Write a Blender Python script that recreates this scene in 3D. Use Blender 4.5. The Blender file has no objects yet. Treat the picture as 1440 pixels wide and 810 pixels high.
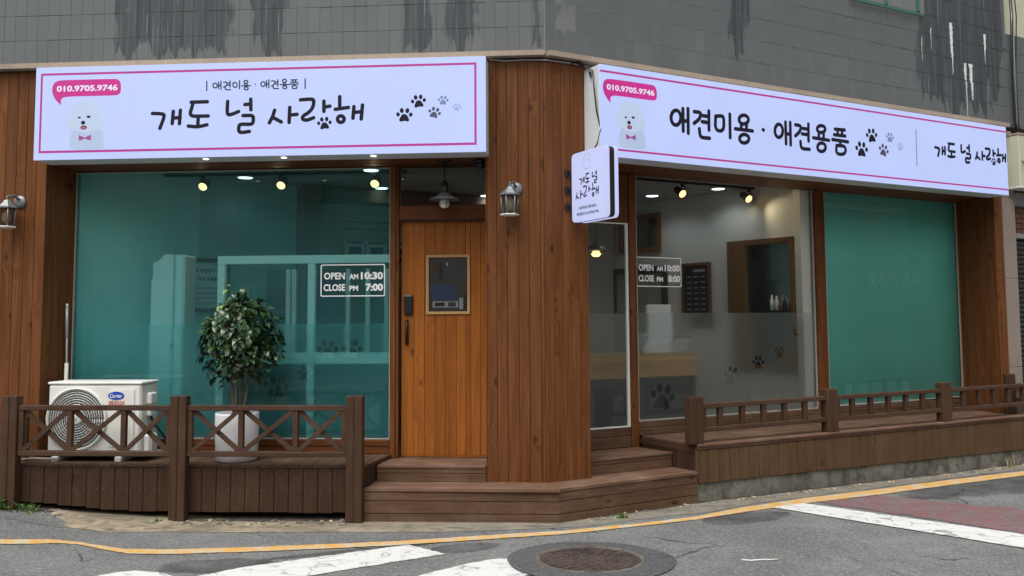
import bpy, math, random
from mathutils import Matrix, Vector
random.seed(7)
R = math.radians
scene = bpy.context.scene
col = scene.collection

# ------------------------------------------------------------------ camera
cam_d = bpy.data.cameras.new("camera")
cam = bpy.data.objects.new("camera", cam_d)
col.objects.link(cam)
RX = (0.997562, 0.069546, -0.005857); UX = (0.010865, -0.071853, 0.997356); FX = (-0.068941, 0.994988, 0.072433)   # right, up and view axes
cam.matrix_world = Matrix(((RX[0], UX[0], -FX[0], 0.0), (RX[1], UX[1], -FX[1], 0.0),
                           (RX[2], UX[2], -FX[2], 1.6), (0, 0, 0, 1)))
cam_d.sensor_width = 36.0
cam_d.lens = 1250.0 / 1440.0 * 36.0
cam_d.shift_y = -(405.0 - 359.235) / 1440.0
cam_d.clip_start = 0.05
cam_d.clip_end = 2000.0
scene.camera = cam

# ------------------------------------------------------------------ sky, sun, exposure
SUN_EL, SUN_AZ = R(63), R(205)      # high and hazy, from behind and to the left of the camera
world = bpy.data.worlds.new("World"); scene.world = world
world.use_nodes = True
wn = world.node_tree; wn.nodes.clear()
sky = wn.nodes.new("ShaderNodeTexSky"); sky.sky_type = 'NISHITA'; sky.sun_disc = False
sky.sun_elevation = SUN_EL; sky.sun_rotation = SUN_AZ
sky.air_density = 1.6; sky.dust_density = 4.0; sky.ozone_density = 1.0
hsv = wn.nodes.new("ShaderNodeHueSaturation"); hsv.inputs['Saturation'].default_value = 0.12
bg = wn.nodes.new("ShaderNodeBackground"); bg.inputs[1].default_value = 0.15
wo = wn.nodes.new("ShaderNodeOutputWorld")
wn.links.new(sky.outputs[0], hsv.inputs['Color']); wn.links.new(hsv.outputs[0], bg.inputs[0]); wn.links.new(bg.outputs[0], wo.inputs[0])
sun_d = bpy.data.lights.new("sun", 'SUN'); sun_d.energy = 1.5; sun_d.angle = R(45); sun_d.color = (1.0, 0.97, 0.92)
sun = bpy.data.objects.new("sun", sun_d); col.objects.link(sun)
sdir = Vector((math.sin(SUN_AZ) * math.cos(SUN_EL), math.cos(SUN_AZ) * math.cos(SUN_EL), math.sin(SUN_EL)))
sun.rotation_euler = sdir.to_track_quat('Z', 'Y').to_euler()
scene.view_settings.view_transform = 'Standard'
scene.view_settings.look = 'None'
scene.view_settings.exposure = 0.5
scene.view_settings.gamma = 1.0
scene.cycles.use_denoising = True
scene.cycles.max_bounces = 10
scene.cycles.transparent_max_bounces = 16
scene.cycles.transmission_bounces = 8
scene.cycles.caustics_refractive = True
scene.cycles.sample_clamp_indirect = 4.0

# ------------------------------------------------------------------ frames
ANG = 0.55968
P0 = Vector((-0.221, 7.42, 0.0))          # the outer corner of the timber pillar
FL = Matrix.Identity(4)                     # left front: x along the front, y into the building
FR = Matrix.Translation(P0) @ Matrix.Rotation(ANG, 4, 'Z')   # right front: x along the front, y into the building
SQ = P0 + FR.to_3x3() @ Vector((3.6, 0.66, 0))
FS = Matrix.Translation(SQ) @ Matrix.Rotation(ANG + math.atan2(0.981, -0.192), 4, 'Z')  # salon side wall: x along it
def sm(t):
    t = min(1, max(0, t)); return t * t * (3 - 2 * t)
def gz(x, y):
    return -0.0095 * min(8, max(0, x - 1)) + 0.085 * sm((-3.6 - x) / 1.1)

# ------------------------------------------------------------------ object helpers
W = {}
def tag(o, label=None, cat=None, group=None, kind=None):
    if label: o['label'] = label
    if cat: o['category'] = cat
    if group: o['group'] = group
    if kind: o['kind'] = kind
    return o
def place(o, world_m, parent):
    W[o] = world_m
    if parent is not None:
        o.parent = parent
        o.matrix_basis = W[parent].inverted() @ world_m
    else:
        o.matrix_basis = world_m
    return o
def thing(name, label, cat, base=(0, 0, 0), frame=FL, group=None):
    o = bpy.data.objects.new(name, None); col.objects.link(o)
    o.empty_display_size = 0.1
    place(o, frame @ Matrix.Translation(base), None)
    return tag(o, label, cat, group)
def mobj(name, me, world_m, parent=None):
    o = bpy.data.objects.new(name, me); col.objects.link(o)
    return place(o, world_m, parent)

class MB:
    """collects shapes, then links them as one mesh object"""
    def __init__(s): s.v = []; s.f = []; s.smooth = []
    def raw(s, vs, fs, smooth=False):
        n = len(s.v); s.v += [tuple(v) for v in vs]
        for f in fs: s.f.append(tuple(i + n for i in f)); s.smooth.append(smooth)
        return s
    def box(s, x0, x1, y0, y1, z0, z1, c=0.0):
        if c <= 0:
            vs = [(x, y, z) for x in (x0, x1) for y in (y0, y1) for z in (z0, z1)]
            return s.raw(vs, [(0, 1, 3, 2), (4, 6, 7, 5), (0, 4, 5, 1), (2, 3, 7, 6), (0, 2, 6, 4), (1, 5, 7, 3)])
        vs, fs = cham(x0, x1, y0, y1, z0, z1, c)
        return s.raw(vs, fs)
    def prism(s, poly, z0, z1):
        n = len(poly)
        a = sum(poly[i][0] * poly[(i + 1) % n][1] - poly[(i + 1) % n][0] * poly[i][1] for i in range(n))
        if a < 0: poly = poly[::-1]
        vs = [(x, y, z0) for x, y in poly] + [(x, y, z1) for x, y in poly]
        fs = [tuple(range(n))[::-1], tuple(range(n, 2 * n))] + [(i, (i + 1) % n, n + (i + 1) % n, n + i) for i in range(n)]
        return s.raw(vs, fs)
    def slab(s, poly, y0, y1):
        """polygon in the x,z plane extruded from y0 to y1"""
        n = len(poly)
        a = sum(poly[i][0] * poly[(i + 1) % n][1] - poly[(i + 1) % n][0] * poly[i][1] for i in range(n))
        if a < 0: poly = poly[::-1]
        vs = [(x, y0, z) for x, z in poly] + [(x, y1, z) for x, z in poly]
        fs = [tuple(range(n)), tuple(range(n, 2 * n))[::-1]] + [(i, n + i, n + (i + 1) % n, (i + 1) % n) for i in range(n)]
        return s.raw(vs, fs)
    def sheet(s, poly, y):
        return s.raw([(x, y, z) for x, z in poly], [tuple(range(len(poly)))])
    def lathe(s, c, prof, n=20, smooth=True, a0=0.0, axis='z'):
        vs = []; fs = []
        for r, h in prof:
            for i in range(n):
                a = a0 + 2 * math.pi * i / n
                if axis == 'z': vs.append((c[0] + r * math.cos(a), c[1] + r * math.sin(a), c[2] + h))
                else: vs.append((c[0] + r * math.cos(a), c[1] + h, c[2] + r * math.sin(a)))
        for k in range(len(prof) - 1):
            for i in range(n):
                q = (k * n + i, k * n + (i + 1) % n, (k + 1) * n + (i + 1) % n, (k + 1) * n + i)
                fs.append(q if axis == 'z' else q[::-1])
        s.raw(vs, fs, smooth)
        b = list(range(n)); t = [(len(prof) - 1) * n + i for i in range(n)]
        m = len(s.v) - len(vs)
        s.f.append(tuple(m + i for i in (b[::-1] if axis == 'z' else b))); s.smooth.append(False)
        s.f.append(tuple(m + i for i in (t if axis == 'z' else t[::-1]))); s.smooth.append(False)
        return s
    def tube(s, pts, r, n=8, r1=None):
        pts = [Vector(p) for p in pts]; vs = []; fs = []
        for k, p in enumerate(pts):
            d = (pts[min(k + 1, len(pts) - 1)] - pts[max(k - 1, 0)]).normalized()
            a = d.cross(Vector((0, 0, 1)) if abs(d.z) < 0.9 else Vector((1, 0, 0))).normalized(); b = d.cross(a)
            rr = r if r1 is None else r + (r1 - r) * k / (len(pts) - 1)
            for i in range(n):
                t = 2 * math.pi * i / n
                vs.append(p + rr * (a * math.cos(t) + b * math.sin(t)))
        for k in range(len(pts) - 1):
            for i in range(n):
                fs.append((k * n + i, k * n + (i + 1) % n, (k + 1) * n + (i + 1) % n, (k + 1) * n + i))
        fs.append(tuple(range(n))[::-1]); fs.append(tuple(range((len(pts) - 1) * n, len(pts) * n)))
        return s.raw(vs, fs, True)
    def mesh(s, name, mat, off=(0, 0, 0)):
        me = bpy.data.meshes.new(name)
        me.from_pydata([(v[0] - off[0], v[1] - off[1], v[2] - off[2]) for v in s.v], [], s.f)
        me.polygons.foreach_set('use_smooth', s.smooth)
        me.materials.append(mat); me.update()
        return me
    def build(s, name, mat, parent=None, frame=FL, off=None):
        if off is None:
            if parent is not None and parent in W:
                off = tuple((frame.inverted() @ W[parent]).translation)
            else: off = (0, 0, 0)
        return mobj(name, s.mesh(name, mat, off), frame @ Matrix.Translation(off), parent)

def cham(x0, x1, y0, y1, z0, z1, c):
    """box with every edge chamfered: 24 vertices, 44 triangles"""
    lo = (x0, y0, z0); hi = (x1, y1, z1); vs = []; idx = {}
    for sx in (0, 1):
        for sy in (0, 1):
            for sz in (0, 1):
                for ax in range(3):
                    p = []
                    for k, sg in enumerate((sx, sy, sz)):
                        e = (lo, hi)[sg][k]
                        p.append(e if k == ax else e + (c if sg == 0 else -c))
                    idx[(sx, sy, sz, ax)] = len(vs); vs.append(tuple(p))
    fs = []
    def add(loop):
        cen = Vector(((x0 + x1) / 2, (y0 + y1) / 2, (z0 + z1) / 2))
        p = [Vector(vs[i]) for i in loop]
        nrm = (p[1] - p[0]).cross(p[2] - p[0]); m = sum(p, Vector()) / len(p)
        fs.append(tuple(loop) if nrm.dot(m - cen) > 0 else tuple(loop[::-1]))
    for ax in range(3):
        o = [k for k in range(3) if k != ax]
        for sg in (0, 1):
            loop = []
            for a, b in ((0, 0), (1, 0), (1, 1), (0, 1)):
                q = [0, 0, 0]; q[ax] = sg; q[o[0]] = a; q[o[1]] = b
                loop.append(idx[tuple(q) + (ax,)])
            add(loop)
        for a in (0, 1):
            for b in (0, 1):
                q0 = [0, 0, 0]; q1 = [0, 0, 0]; q0[ax] = 0; q1[ax] = 1
                for q in (q0, q1): q[o[0]] = a; q[o[1]] = b
                add([idx[tuple(q0) + (o[0],)], idx[tuple(q1) + (o[0],)], idx[tuple(q1) + (o[1],)], idx[tuple(q0) + (o[1],)]])
    for sx in (0, 1):
        for sy in (0, 1):
            for sz in (0, 1):
                add([idx[(sx, sy, sz, k)] for k in range(3)])
    return vs, fs

_cache = {}
def board(name, mat, parent, x0, x1, y0, y1, z0, z1, c=0.003, frame=FL, jig=None):
    """one piece of timber, tile or bar; alike pieces share their mesh"""
    d = (round(x1 - x0, 4), round(y1 - y0, 4), round(z1 - z0, 4))
    key = (d, c, mat.name)
    if key not in _cache:
        m = MB(); m.box(-d[0] / 2, d[0] / 2, -d[1] / 2, d[1] / 2, -d[2] / 2, d[2] / 2, c)
        _cache[key] = m.mesh(name, mat)
    M = frame @ Matrix.Translation(((x0 + x1) / 2, (y0 + y1) / 2, (z0 + z1) / 2))
    if jig: M = M @ jig
    return mobj(name, _cache[key], M, parent)
def copy_thing(src, world_m, label=None):
    """a copy of a thing with copies of its parts and sub-parts"""
    c = src.copy(); col.objects.link(c); place(c, world_m, None)
    if label: c['label'] = label
    def kids(a, b):
        for ch in list(a.children):
            d = ch.copy(); col.objects.link(d); d.parent = b; d.matrix_basis = ch.matrix_basis
            W[d] = W[b] @ ch.matrix_basis
            kids(ch, d)
    kids(src, c)
    return c

# ------------------------------------------------------------------ materials
def new_mat(name):
    m = bpy.data.materials.new(name); m.use_nodes = True
    m.node_tree.nodes.clear(); return m, m.node_tree
def N(nt, typ, props=None, **inp):
    n = nt.nodes.new(typ)
    for k, v in (props or {}).items(): setattr(n, k, v)
    for k, v in inp.items():
        k = int(k[1:]) if k[0] == '_' and k[1:].isdigit() else k.replace('_', ' ')
        if hasattr(v, 'is_linked') or isinstance(v, bpy.types.NodeSocket): nt.links.new(v, n.inputs[k])
        else: n.inputs[k].default_value = v
    return n
def math_(nt, op, a, b=0.5, c=None):
    kw = {'_0': a, '_1': b}
    if c is not None: kw['_2'] = c
    return N(nt, 'ShaderNodeMath', {'operation': op}, **kw).outputs[0]
def ramp01(nt, v, a, b, lo=0.0, hi=1.0):
    return N(nt, 'ShaderNodeMapRange', {'interpolation_type': 'SMOOTHSTEP'}, Value=v, **{'From_Min': a, 'From_Max': b, 'To_Min': lo, 'To_Max': hi}).outputs[0]
def mix(nt, f, a, b, mode='MIX'):
    n = nt.nodes.new('ShaderNodeMix'); n.data_type = 'RGBA'; n.blend_type = mode
    for sock, v in ((n.inputs[0], f), (n.inputs[6], a), (n.inputs[7], b)):
        if isinstance(v, bpy.types.NodeSocket): nt.links.new(v, sock)
        else: sock.default_value = v if not isinstance(v, tuple) or len(v) == 4 else (*v, 1)
    return n.outputs[2]
def noise(nt, vec, scale, detail=3.0, rough=0.55, dist=0.0):
    return N(nt, 'ShaderNodeTexNoise', None, Vector=vec, Scale=scale, Detail=detail, Roughness=rough, Distortion=dist).outputs[0]
def scl(nt, vec, s):
    return N(nt, 'ShaderNodeVectorMath', {'operation': 'MULTIPLY'}, _0=vec, _1=s).outputs[0]
def finish(nt, color, rough=0.6, bump=None, bstr=0.2, bdist=0.002, spec=0.4, metal=0.0, emit=None, estr=0.0):
    p = nt.nodes.new('ShaderNodeBsdfPrincipled'); o = nt.nodes.new('ShaderNodeOutputMaterial')
    def st(k, v):
        if isinstance(v, bpy.types.NodeSocket): nt.links.new(v, p.inputs[k])
        else: p.inputs[k].default_value = (*v, 1) if isinstance(v, tuple) and len(v) == 3 else v
    st('Base Color', color); st('Roughness', rough); st('Specular IOR Level', spec); st('Metallic', metal)
    if emit is not None: st('Emission Color', emit); st('Emission Strength', estr)
    if bump is not None:
        b = N(nt, 'ShaderNodeBump', None, Height=bump, Strength=bstr, Distance=bdist)
        nt.links.new(b.outputs[0], p.inputs['Normal'])
    nt.links.new(p.outputs[0], o.inputs[0])
    return p
def objcoord(nt, rnd=True):
    tc = nt.nodes.new('ShaderNodeTexCoord'); v = tc.outputs['Object']; r = None
    if rnd:
        oi = nt.nodes.new('ShaderNodeObjectInfo'); r = oi.outputs['Random']
        off = N(nt, 'ShaderNodeCombineXYZ', None, X=math_(nt, 'MULTIPLY', r, 37.0), Y=math_(nt, 'MULTIPLY', r, 91.0), Z=math_(nt, 'MULTIPLY', r, 57.0)).outputs[0]
        v = N(nt, 'ShaderNodeVectorMath', {'operation': 'ADD'}, _0=v, _1=off).outputs[0]
    return v, r
def wood(name, dark, light, axis, knot=0.8, rough=0.55, var=0.3, wear=None, wearamt=0.0, spec=0.35, bstr=0.25, grain=1.0, kcol=None):
    m, nt = new_mat(name)
    v, r = objcoord(nt)
    sep = N(nt, 'ShaderNodeSeparateXYZ', None, Vector=v).outputs
    ax = 'xyz'.index(axis); o = [k for k in range(3) if k != ax]
    if ax == 2: o = [0, 1]
    a, b, c = sep[ax], sep[o[0]], sep[o[1]]
    kv = N(nt, 'ShaderNodeCombineXYZ', None, X=math_(nt, 'MULTIPLY', a, 3.6), Y=math_(nt, 'MULTIPLY', b, 7.0), Z=math_(nt, 'MULTIPLY', c, 7.0 if ax != 2 else 2.0)).outputs[0]
    vo = N(nt, 'ShaderNodeTexVoronoi', {'feature': 'F1'}, Vector=kv, Scale=1.0, Randomness=1.0)
    dist = vo.outputs['Distance']
    cs = N(nt, 'ShaderNodeSeparateColor', None, Color=vo.outputs['Color']).outputs[0]
    on = ramp01(nt, cs, 0.50, 0.56)
    near = math_(nt, 'MULTIPLY', ramp01(nt, dist, 0.55, 0.0), on)
    b2 = math_(nt, 'ADD', b, math_(nt, 'MULTIPLY', near, 0.085 * grain))
    gv = N(nt, 'ShaderNodeCombineXYZ', None, X=math_(nt, 'MULTIPLY', a, 1.3), Y=math_(nt, 'MULTIPLY', b2, 30.0 * grain), Z=math_(nt, 'MULTIPLY', c, 30.0 * grain)).outputs[0]
    f1 = noise(nt, gv, 1.0, 5.0, 0.62, 0.6)
    gv2 = N(nt, 'ShaderNodeCombineXYZ', None, X=math_(nt, 'MULTIPLY', a, 0.8), Y=math_(nt, 'MULTIPLY', b, 5.0), Z=math_(nt, 'MULTIPLY', c, 5.0)).outputs[0]
    f2 = noise(nt, gv2, 1.0, 3.0, 0.5, 0.3)
    fine = noise(nt, scl(nt, gv, (1.6, 3.5, 3.5)), 1.0, 2.0, 0.5)
    f = ramp01(nt, math_(nt, 'ADD', math_(nt, 'MULTIPLY', f1, 0.75), math_(nt, 'MULTIPLY', fine, 0.25)), 0.22, 0.78)
    cc = mix(nt, f, dark, light)
    br = math_(nt, 'ADD', 1.0 - var, math_(nt, 'MULTIPLY', math_(nt, 'ADD', math_(nt, 'MULTIPLY', r, 0.55), math_(nt, 'MULTIPLY', f2, 0.7)), 1.6 * var))
    brc = N(nt, 'ShaderNodeCombineColor', None, Red=br, Green=br, Blue=br).outputs[0]
    cc = mix(nt, 1.0, cc, brc, 'MULTIPLY')
    ring = math_(nt, 'MULTIPLY', math_(nt, 'MULTIPLY', ramp01(nt, dist, 0.17, 0.10), on), knot)
    cc = mix(nt, ring, cc, kcol or tuple(x * 0.42 for x in dark))
    if wear:
        tcw = nt.nodes.new('ShaderNodeNewGeometry')
        wv = noise(nt, tcw.outputs['Position'], 3.2, 5.0, 0.62)
        wf = noise(nt, gv, 1.7, 4.0, 0.7)
        wm = math_(nt, 'MULTIPLY', ramp01(nt, math_(nt, 'ADD', math_(nt, 'MULTIPLY', wv, 0.6), math_(nt, 'MULTIPLY', wf, 0.4)), 0.46, 0.66), wearamt)
        cc = mix(nt, wm, cc, wear)
    finish(nt, cc, rough, f, bstr, 0.0015, spec)
    return m
def plain(name, color, rough=0.5, var=0.06, scale=6.0, spec=0.4, metal=0.0, emit=None, estr=0.0, bstr=0.0, dirt=None, dirtamt=0.5, dscale=2.0):
    m, nt = new_mat(name)
    v, r = objcoord(nt)
    n1 = noise(nt, v, scale, 4.0, 0.6)
    c = mix(nt, n1, tuple(x * (1 - var) for x in color), tuple(min(1, x * (1 + var)) for x in color))
    if dirt:
        d = ramp01(nt, noise(nt, v, dscale, 5.0, 0.65), 0.45, 0.75, 0.0, dirtamt)
        c = mix(nt, d, c, dirt)
    if emit is not None: emit = mix(nt, noise(nt, v, 1.7, 5.0, 0.6), tuple(x * 0.90 for x in emit), tuple(x * 1.08 for x in emit))
    rr = ramp01(nt, n1, 0.2, 0.8, max(0.02, rough - 0.07), min(1, rough + 0.07))
    finish(nt, c, rr, noise(nt, v, scale * 8, 3.0) if bstr else None, bstr, 0.002, spec, metal, emit, estr)
    return m
def emis(name, color, strength):
    m, nt = new_mat(name)
    e = N(nt, 'ShaderNodeEmission', None, Color=(*color, 1), Strength=strength); o = nt.nodes.new('ShaderNodeOutputMaterial')
    nt.links.new(e.outputs[0], o.inputs[0]); return m
def pane_mat(name, tint, film=0.0, fcol=(0.5, 0.5, 0.5), refl=1.0):
    """window glass: see-through with a tint, Fresnel reflection, and a diffuse veil for film, dust and painted reflection haze"""
    m, nt = new_mat(name)
    t = N(nt, 'ShaderNodeBsdfTransparent', None, Color=(*tint, 1)).outputs[0]
    if film > 0:
        v, r = objcoord(nt)
        d = N(nt, 'ShaderNodeBsdfDiffuse', None, Color=(*fcol, 1)).outputs[0]
        k = ramp01(nt, noise(nt, v, 1.4, 5.0, 0.6), 0.3, 0.8, film * 0.6, film * 1.4)
        t = N(nt, 'ShaderNodeMixShader', None, _0=k, _1=t, _2=d).outputs[0]
    g = N(nt, 'ShaderNodeBsdfGlossy', None, Color=(1, 1, 1, 1), Roughness=0.02).outputs[0]
    lw = N(nt, 'ShaderNodeFresnel', None, IOR=1.5).outputs[0]
    s = N(nt, 'ShaderNodeMixShader', None, _0=math_(nt, 'MULTIPLY', lw, refl), _1=t, _2=g).outputs[0]
    o = nt.nodes.new('ShaderNodeOutputMaterial'); nt.links.new(s, o.inputs[0])
    return m
def frost_mat(name, tint, milky, mcol, rough=0.32):
    m, nt = new_mat(name)
    g = N(nt, 'ShaderNodeBsdfRefraction', None, Color=(*tint, 1), Roughness=rough, IOR=1.07).outputs[0]
    d = N(nt, 'ShaderNodeBsdfDiffuse', None, Color=(*mcol, 1)).outputs[0]
    tr = N(nt, 'ShaderNodeBsdfTranslucent', None, Color=(*mcol, 1)).outputs[0]
    d = N(nt, 'ShaderNodeMixShader', None, _0=0.45, _1=d, _2=tr).outputs[0]
    c_ = N(nt, 'ShaderNodeBsdfTransparent', None, Color=(*tint, 1)).outputs[0]
    g = N(nt, 'ShaderNodeMixShader', None, _0=0.42, _1=g, _2=c_).outputs[0]
    s = N(nt, 'ShaderNodeMixShader', None, _0=milky, _1=g, _2=d).outputs[0]
    o = nt.nodes.new('ShaderNodeOutputMaterial'); nt.links.new(s, o.inputs[0])
    return m

M = {}
M['wall_v'] = wood('stained_cladding_upright', (0.085, 0.028, 0.009), (0.195, 0.075, 0.027), 'z', 0.7, 0.52, spec=0.13)
M['wall_x'] = wood('stained_timber_lengthwise', (0.075, 0.024, 0.008), (0.15, 0.052, 0.019), 'x', 0.7, 0.52, spec=0.13)
M['wall_y'] = wood('stained_timber_inward', (0.085, 0.028, 0.009), (0.17, 0.062, 0.023), 'y', 0.7, 0.52, spec=0.13)
M['door'] = wood('honey_pine', (0.195, 0.056, 0.010), (0.355, 0.122, 0.023), 'z', 0.9, 0.45, 0.32, spec=0.15, kcol=(0.13, 0.04, 0.01))
M['bead'] = wood('pale_pine_bead', (0.36, 0.20, 0.075), (0.52, 0.32, 0.14), 'x', 0.1, 0.5, 0.15, spec=0.15)
M['door_x'] = wood('honey_pine_crosswise', (0.21, 0.064, 0.011), (0.365, 0.132, 0.024), 'x', 0.6, 0.45, 0.2, spec=0.15)
M['fence_v'] = wood('brown_painted_timber_upright', (0.047, 0.023, 0.0135), (0.078, 0.041, 0.025), 'z', 0.6, 0.6, 0.22, (0.13, 0.085, 0.055), 0.25, spec=0.15)
M['fence_x'] = wood('brown_painted_timber_lengthwise', (0.050, 0.026, 0.017), (0.080, 0.045, 0.029), 'x', 0.6, 0.6, 0.22, (0.14, 0.095, 0.065), 0.28, spec=0.15)
M['skirt_v'] = wood('brown_deck_skirting', (0.036, 0.018, 0.011), (0.060, 0.032, 0.020), 'z', 0.6, 0.62, 0.2, (0.115, 0.08, 0.055), 0.22, spec=0.14)
M['skirt_r'] = wood('faded_deck_skirting', (0.074, 0.040, 0.020), (0.116, 0.067, 0.036), 'z', 0.7, 0.65, 0.22, (0.16, 0.11, 0.07), 0.3, spec=0.14)
M['deck_x'] = wood('weathered_step_boards', (0.090, 0.048, 0.030), (0.158, 0.092, 0.061), 'x', 0.6, 0.7, 0.25, (0.26, 0.18, 0.13), 0.5, spec=0.14)
M['deck_y'] = wood('weathered_deck_boards', (0.062, 0.034, 0.022), (0.105, 0.063, 0.042), 'y', 0.4, 0.7, 0.25, (0.21, 0.15, 0.11), 0.45, spec=0.14)
M['riser_x'] = wood('weathered_riser_boards', (0.073, 0.038, 0.022), (0.132, 0.075, 0.045), 'x', 0.8, 0.68, 0.25, (0.20, 0.135, 0.092), 0.45, spec=0.14)
M['butcher'] = wood('butcher_block', (0.48, 0.24, 0.07), (0.80, 0.48, 0.17), 'x', 0.2, 0.4, 0.4)
M['indoor_wood'] = wood('indoor_oak_frame', (0.16, 0.072, 0.02), (0.26, 0.125, 0.038), 'z', 0.3, 0.5, 0.2)
M['walnut'] = wood('dark_walnut_panel', (0.05, 0.03, 0.017), (0.085, 0.052, 0.03), 'z', 0.2, 0.5, 0.2)
M['black'] = plain('black_metal', (0.012, 0.012, 0.013), 0.4)
M['void'] = plain('dark_backing', (0.02, 0.013, 0.009), 0.9)
M['silicone'] = plain('pale_sealant', (0.40, 0.38, 0.34), 0.55, 0.12, dirt=(0.3, 0.27, 0.22))
M['white_metal'] = plain('white_painted_metal', (0.76, 0.76, 0.73), 0.35, 0.03, dirt=(0.5, 0.48, 0.43), dirtamt=0.3)
M['ac_white'] = plain('off_white_cabinet', (0.70, 0.70, 0.655), 0.42, 0.03, dirt=(0.50, 0.48, 0.42), dirtamt=0.35)
M['ac_grille'] = plain('pale_grille_wire', (0.66, 0.66, 0.63), 0.4)
M['ac_dark'] = plain('dark_fan_cavity', (0.055, 0.057, 0.06), 0.6)
M['sign_side'] = plain('sign_case_metal', (0.60, 0.63, 0.65), 0.4, dirt=(0.35, 0.35, 0.35), dirtamt=0.3)
M['sign_face'] = plain('backlit_acrylic', (0.10, 0.11, 0.13), 0.35, 0.02, emit=(0.36, 0.43, 0.72), estr=0.86)
M['blade_face'] = plain('backlit_blade_acrylic', (0.10, 0.10, 0.12), 0.35, 0.02, emit=(0.43, 0.47, 0.74), estr=0.80)
M['ink'] = plain('sign_ink', (0.006, 0.006, 0.009), 0.6, spec=0.15, emit=(0.005, 0.004, 0.009), estr=1.0)
M['ink2'] = plain('sign_ink_charcoal', (0.03, 0.03, 0.04), 0.45, emit=(0.03, 0.033, 0.055), estr=1.0)
M['ink3'] = plain('sign_ink_slate', (0.05, 0.06, 0.08), 0.45, emit=(0.08, 0.14, 0.24), estr=1.0)
M['ink4'] = plain('sign_ink_pale', (0.06, 0.07, 0.10), 0.45, emit=(0.17, 0.26, 0.45), estr=1.0)
M['magenta'] = plain('sign_magenta', (0.10, 0.01, 0.05), 0.4, emit=(0.36, 0.012, 0.16), estr=0.95)
M['plum'] = plain('sign_plum_line', (0.08, 0.01, 0.07), 0.4, emit=(0.30, 0.02, 0.15), estr=0.9)
M['sign_white'] = plain('sign_white_print', (0.2, 0.2, 0.2), 0.4, emit=(0.50, 0.47, 0.60), estr=0.9)
M['dogfur'] = plain('printed_fur', (0.10, 0.10, 0.10), 0.5, 0.1, 30.0, emit=(0.30, 0.38, 0.55), estr=0.84)
M['dogface'] = plain('printed_fur_light', (0.11, 0.11, 0.11), 0.5, 0.1, 30.0, emit=(0.335, 0.42, 0.58), estr=0.86)
M['dogtongue'] = plain('printed_tongue', (0.1, 0.04, 0.05), 0.4, emit=(0.3, 0.1, 0.13), estr=0.8)
M['dogmouth'] = plain('printed_mouth', (0.03, 0.005, 0.01), 0.4, emit=(0.10, 0.01, 0.02), estr=0.8)
M['dogbow'] = plain('printed_bow', (0.08, 0.02, 0.06), 0.4, 0.4, 60.0, emit=(0.23, 0.05, 0.2), estr=0.8)
M['decal'] = plain('white_vinyl', (0.88, 0.88, 0.88), 0.4)
M['glass'] = pane_mat('window_glass', (0.94, 0.96, 0.95), 0.03, (0.30, 0.31, 0.29), 0.8)
M['reflection_paint'] = plain('painted_sign_reflection', (0.36, 0.80, 0.70), 0.6, 0.25, 6.0)  # pale tone for a street sign's reflection, painted onto the blind
M['blind_glass'] = pane_mat('dusty_window_glass', (0.93, 0.96, 0.95), 0.05, (0.22, 0.36, 0.33), 1.5)
M['teal_glass'] = pane_mat('teal_tinted_glass', (0.60, 0.97, 0.97), 0.13, (0.12, 0.48, 0.48), 0.9)  # teal veil paints in the haze of the road reflected in the glass
M['frost'] = frost_mat('frosted_film', (0.98, 0.99, 0.985), 0.24, (0.60, 0.66, 0.635), 0.6)
M['teal_frost'] = frost_mat('teal_frosted_film', (0.92, 0.99, 0.99), 0.24, (0.29, 0.74, 0.77), 0.65)
M['green_panel'] = plain('green_roller_blind', (0.22, 0.70, 0.61), 0.6, 0.20, 0.9)
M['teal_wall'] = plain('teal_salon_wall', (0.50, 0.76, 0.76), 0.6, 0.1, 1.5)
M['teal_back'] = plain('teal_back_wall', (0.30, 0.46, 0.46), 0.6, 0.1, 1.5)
M['side_wall'] = plain('brightened_side_wall', (0.76, 0.76, 0.71), 0.7, 0.04, 1.5)  # lighter than the back wall: window daylight put into its colour
M['room_wall'] = plain('salon_wall_paint', (0.36, 0.36, 0.335), 0.7, 0.04, 1.5)
M['room_ceil'] = plain('salon_ceiling_paint', (0.40, 0.41, 0.40), 0.7, 0.03)
M['room_floor'] = plain('salon_floor', (0.22, 0.19, 0.16), 0.35, 0.15)
M['mint'] = plain('white_partition_frame', (0.92, 0.93, 0.93), 0.4, 0.04)
M['mirror'] = plain('mirror_glass', (0.45, 0.47, 0.46), 0.04, 0.02, metal=1.0)
M['lamp_warm'] = emis('lit_spot_lens', (1.0, 0.62, 0.22), 2.3)
M['lamp_cool'] = emis('lit_downlight', (0.86, 0.96, 1.0), 2.2)
M['lamp_soffit'] = emis('lit_soffit_spot', (1.0, 0.85, 0.6), 3.0)
M['zinc'] = plain('weathered_zinc', (0.20, 0.215, 0.225), 0.45, 0.25, 12.0, metal=0.55, dirt=(0.2, 0.2, 0.19))
M['bulb'] = plain('milk_glass_bulb', (0.72, 0.71, 0.66), 0.3)
M['lantern_glass'] = pane_mat('lantern_glass', (0.60, 0.54, 0.46), 0.08, (0.22, 0.19, 0.16), 0.6)
M['pot'] = plain('white_glazed_pot', (0.72, 0.72, 0.73), 0.35, 0.03, dirt=(0.42, 0.39, 0.35), dirtamt=0.55, dscale=3.5)
M['soil'] = plain('potting_soil', (0.035, 0.025, 0.018), 0.95, 0.4, 40.0, bstr=0.6)
M['bark'] = plain('thin_bark', (0.13, 0.09, 0.06), 0.8, 0.3, 40.0, bstr=0.4)
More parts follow.
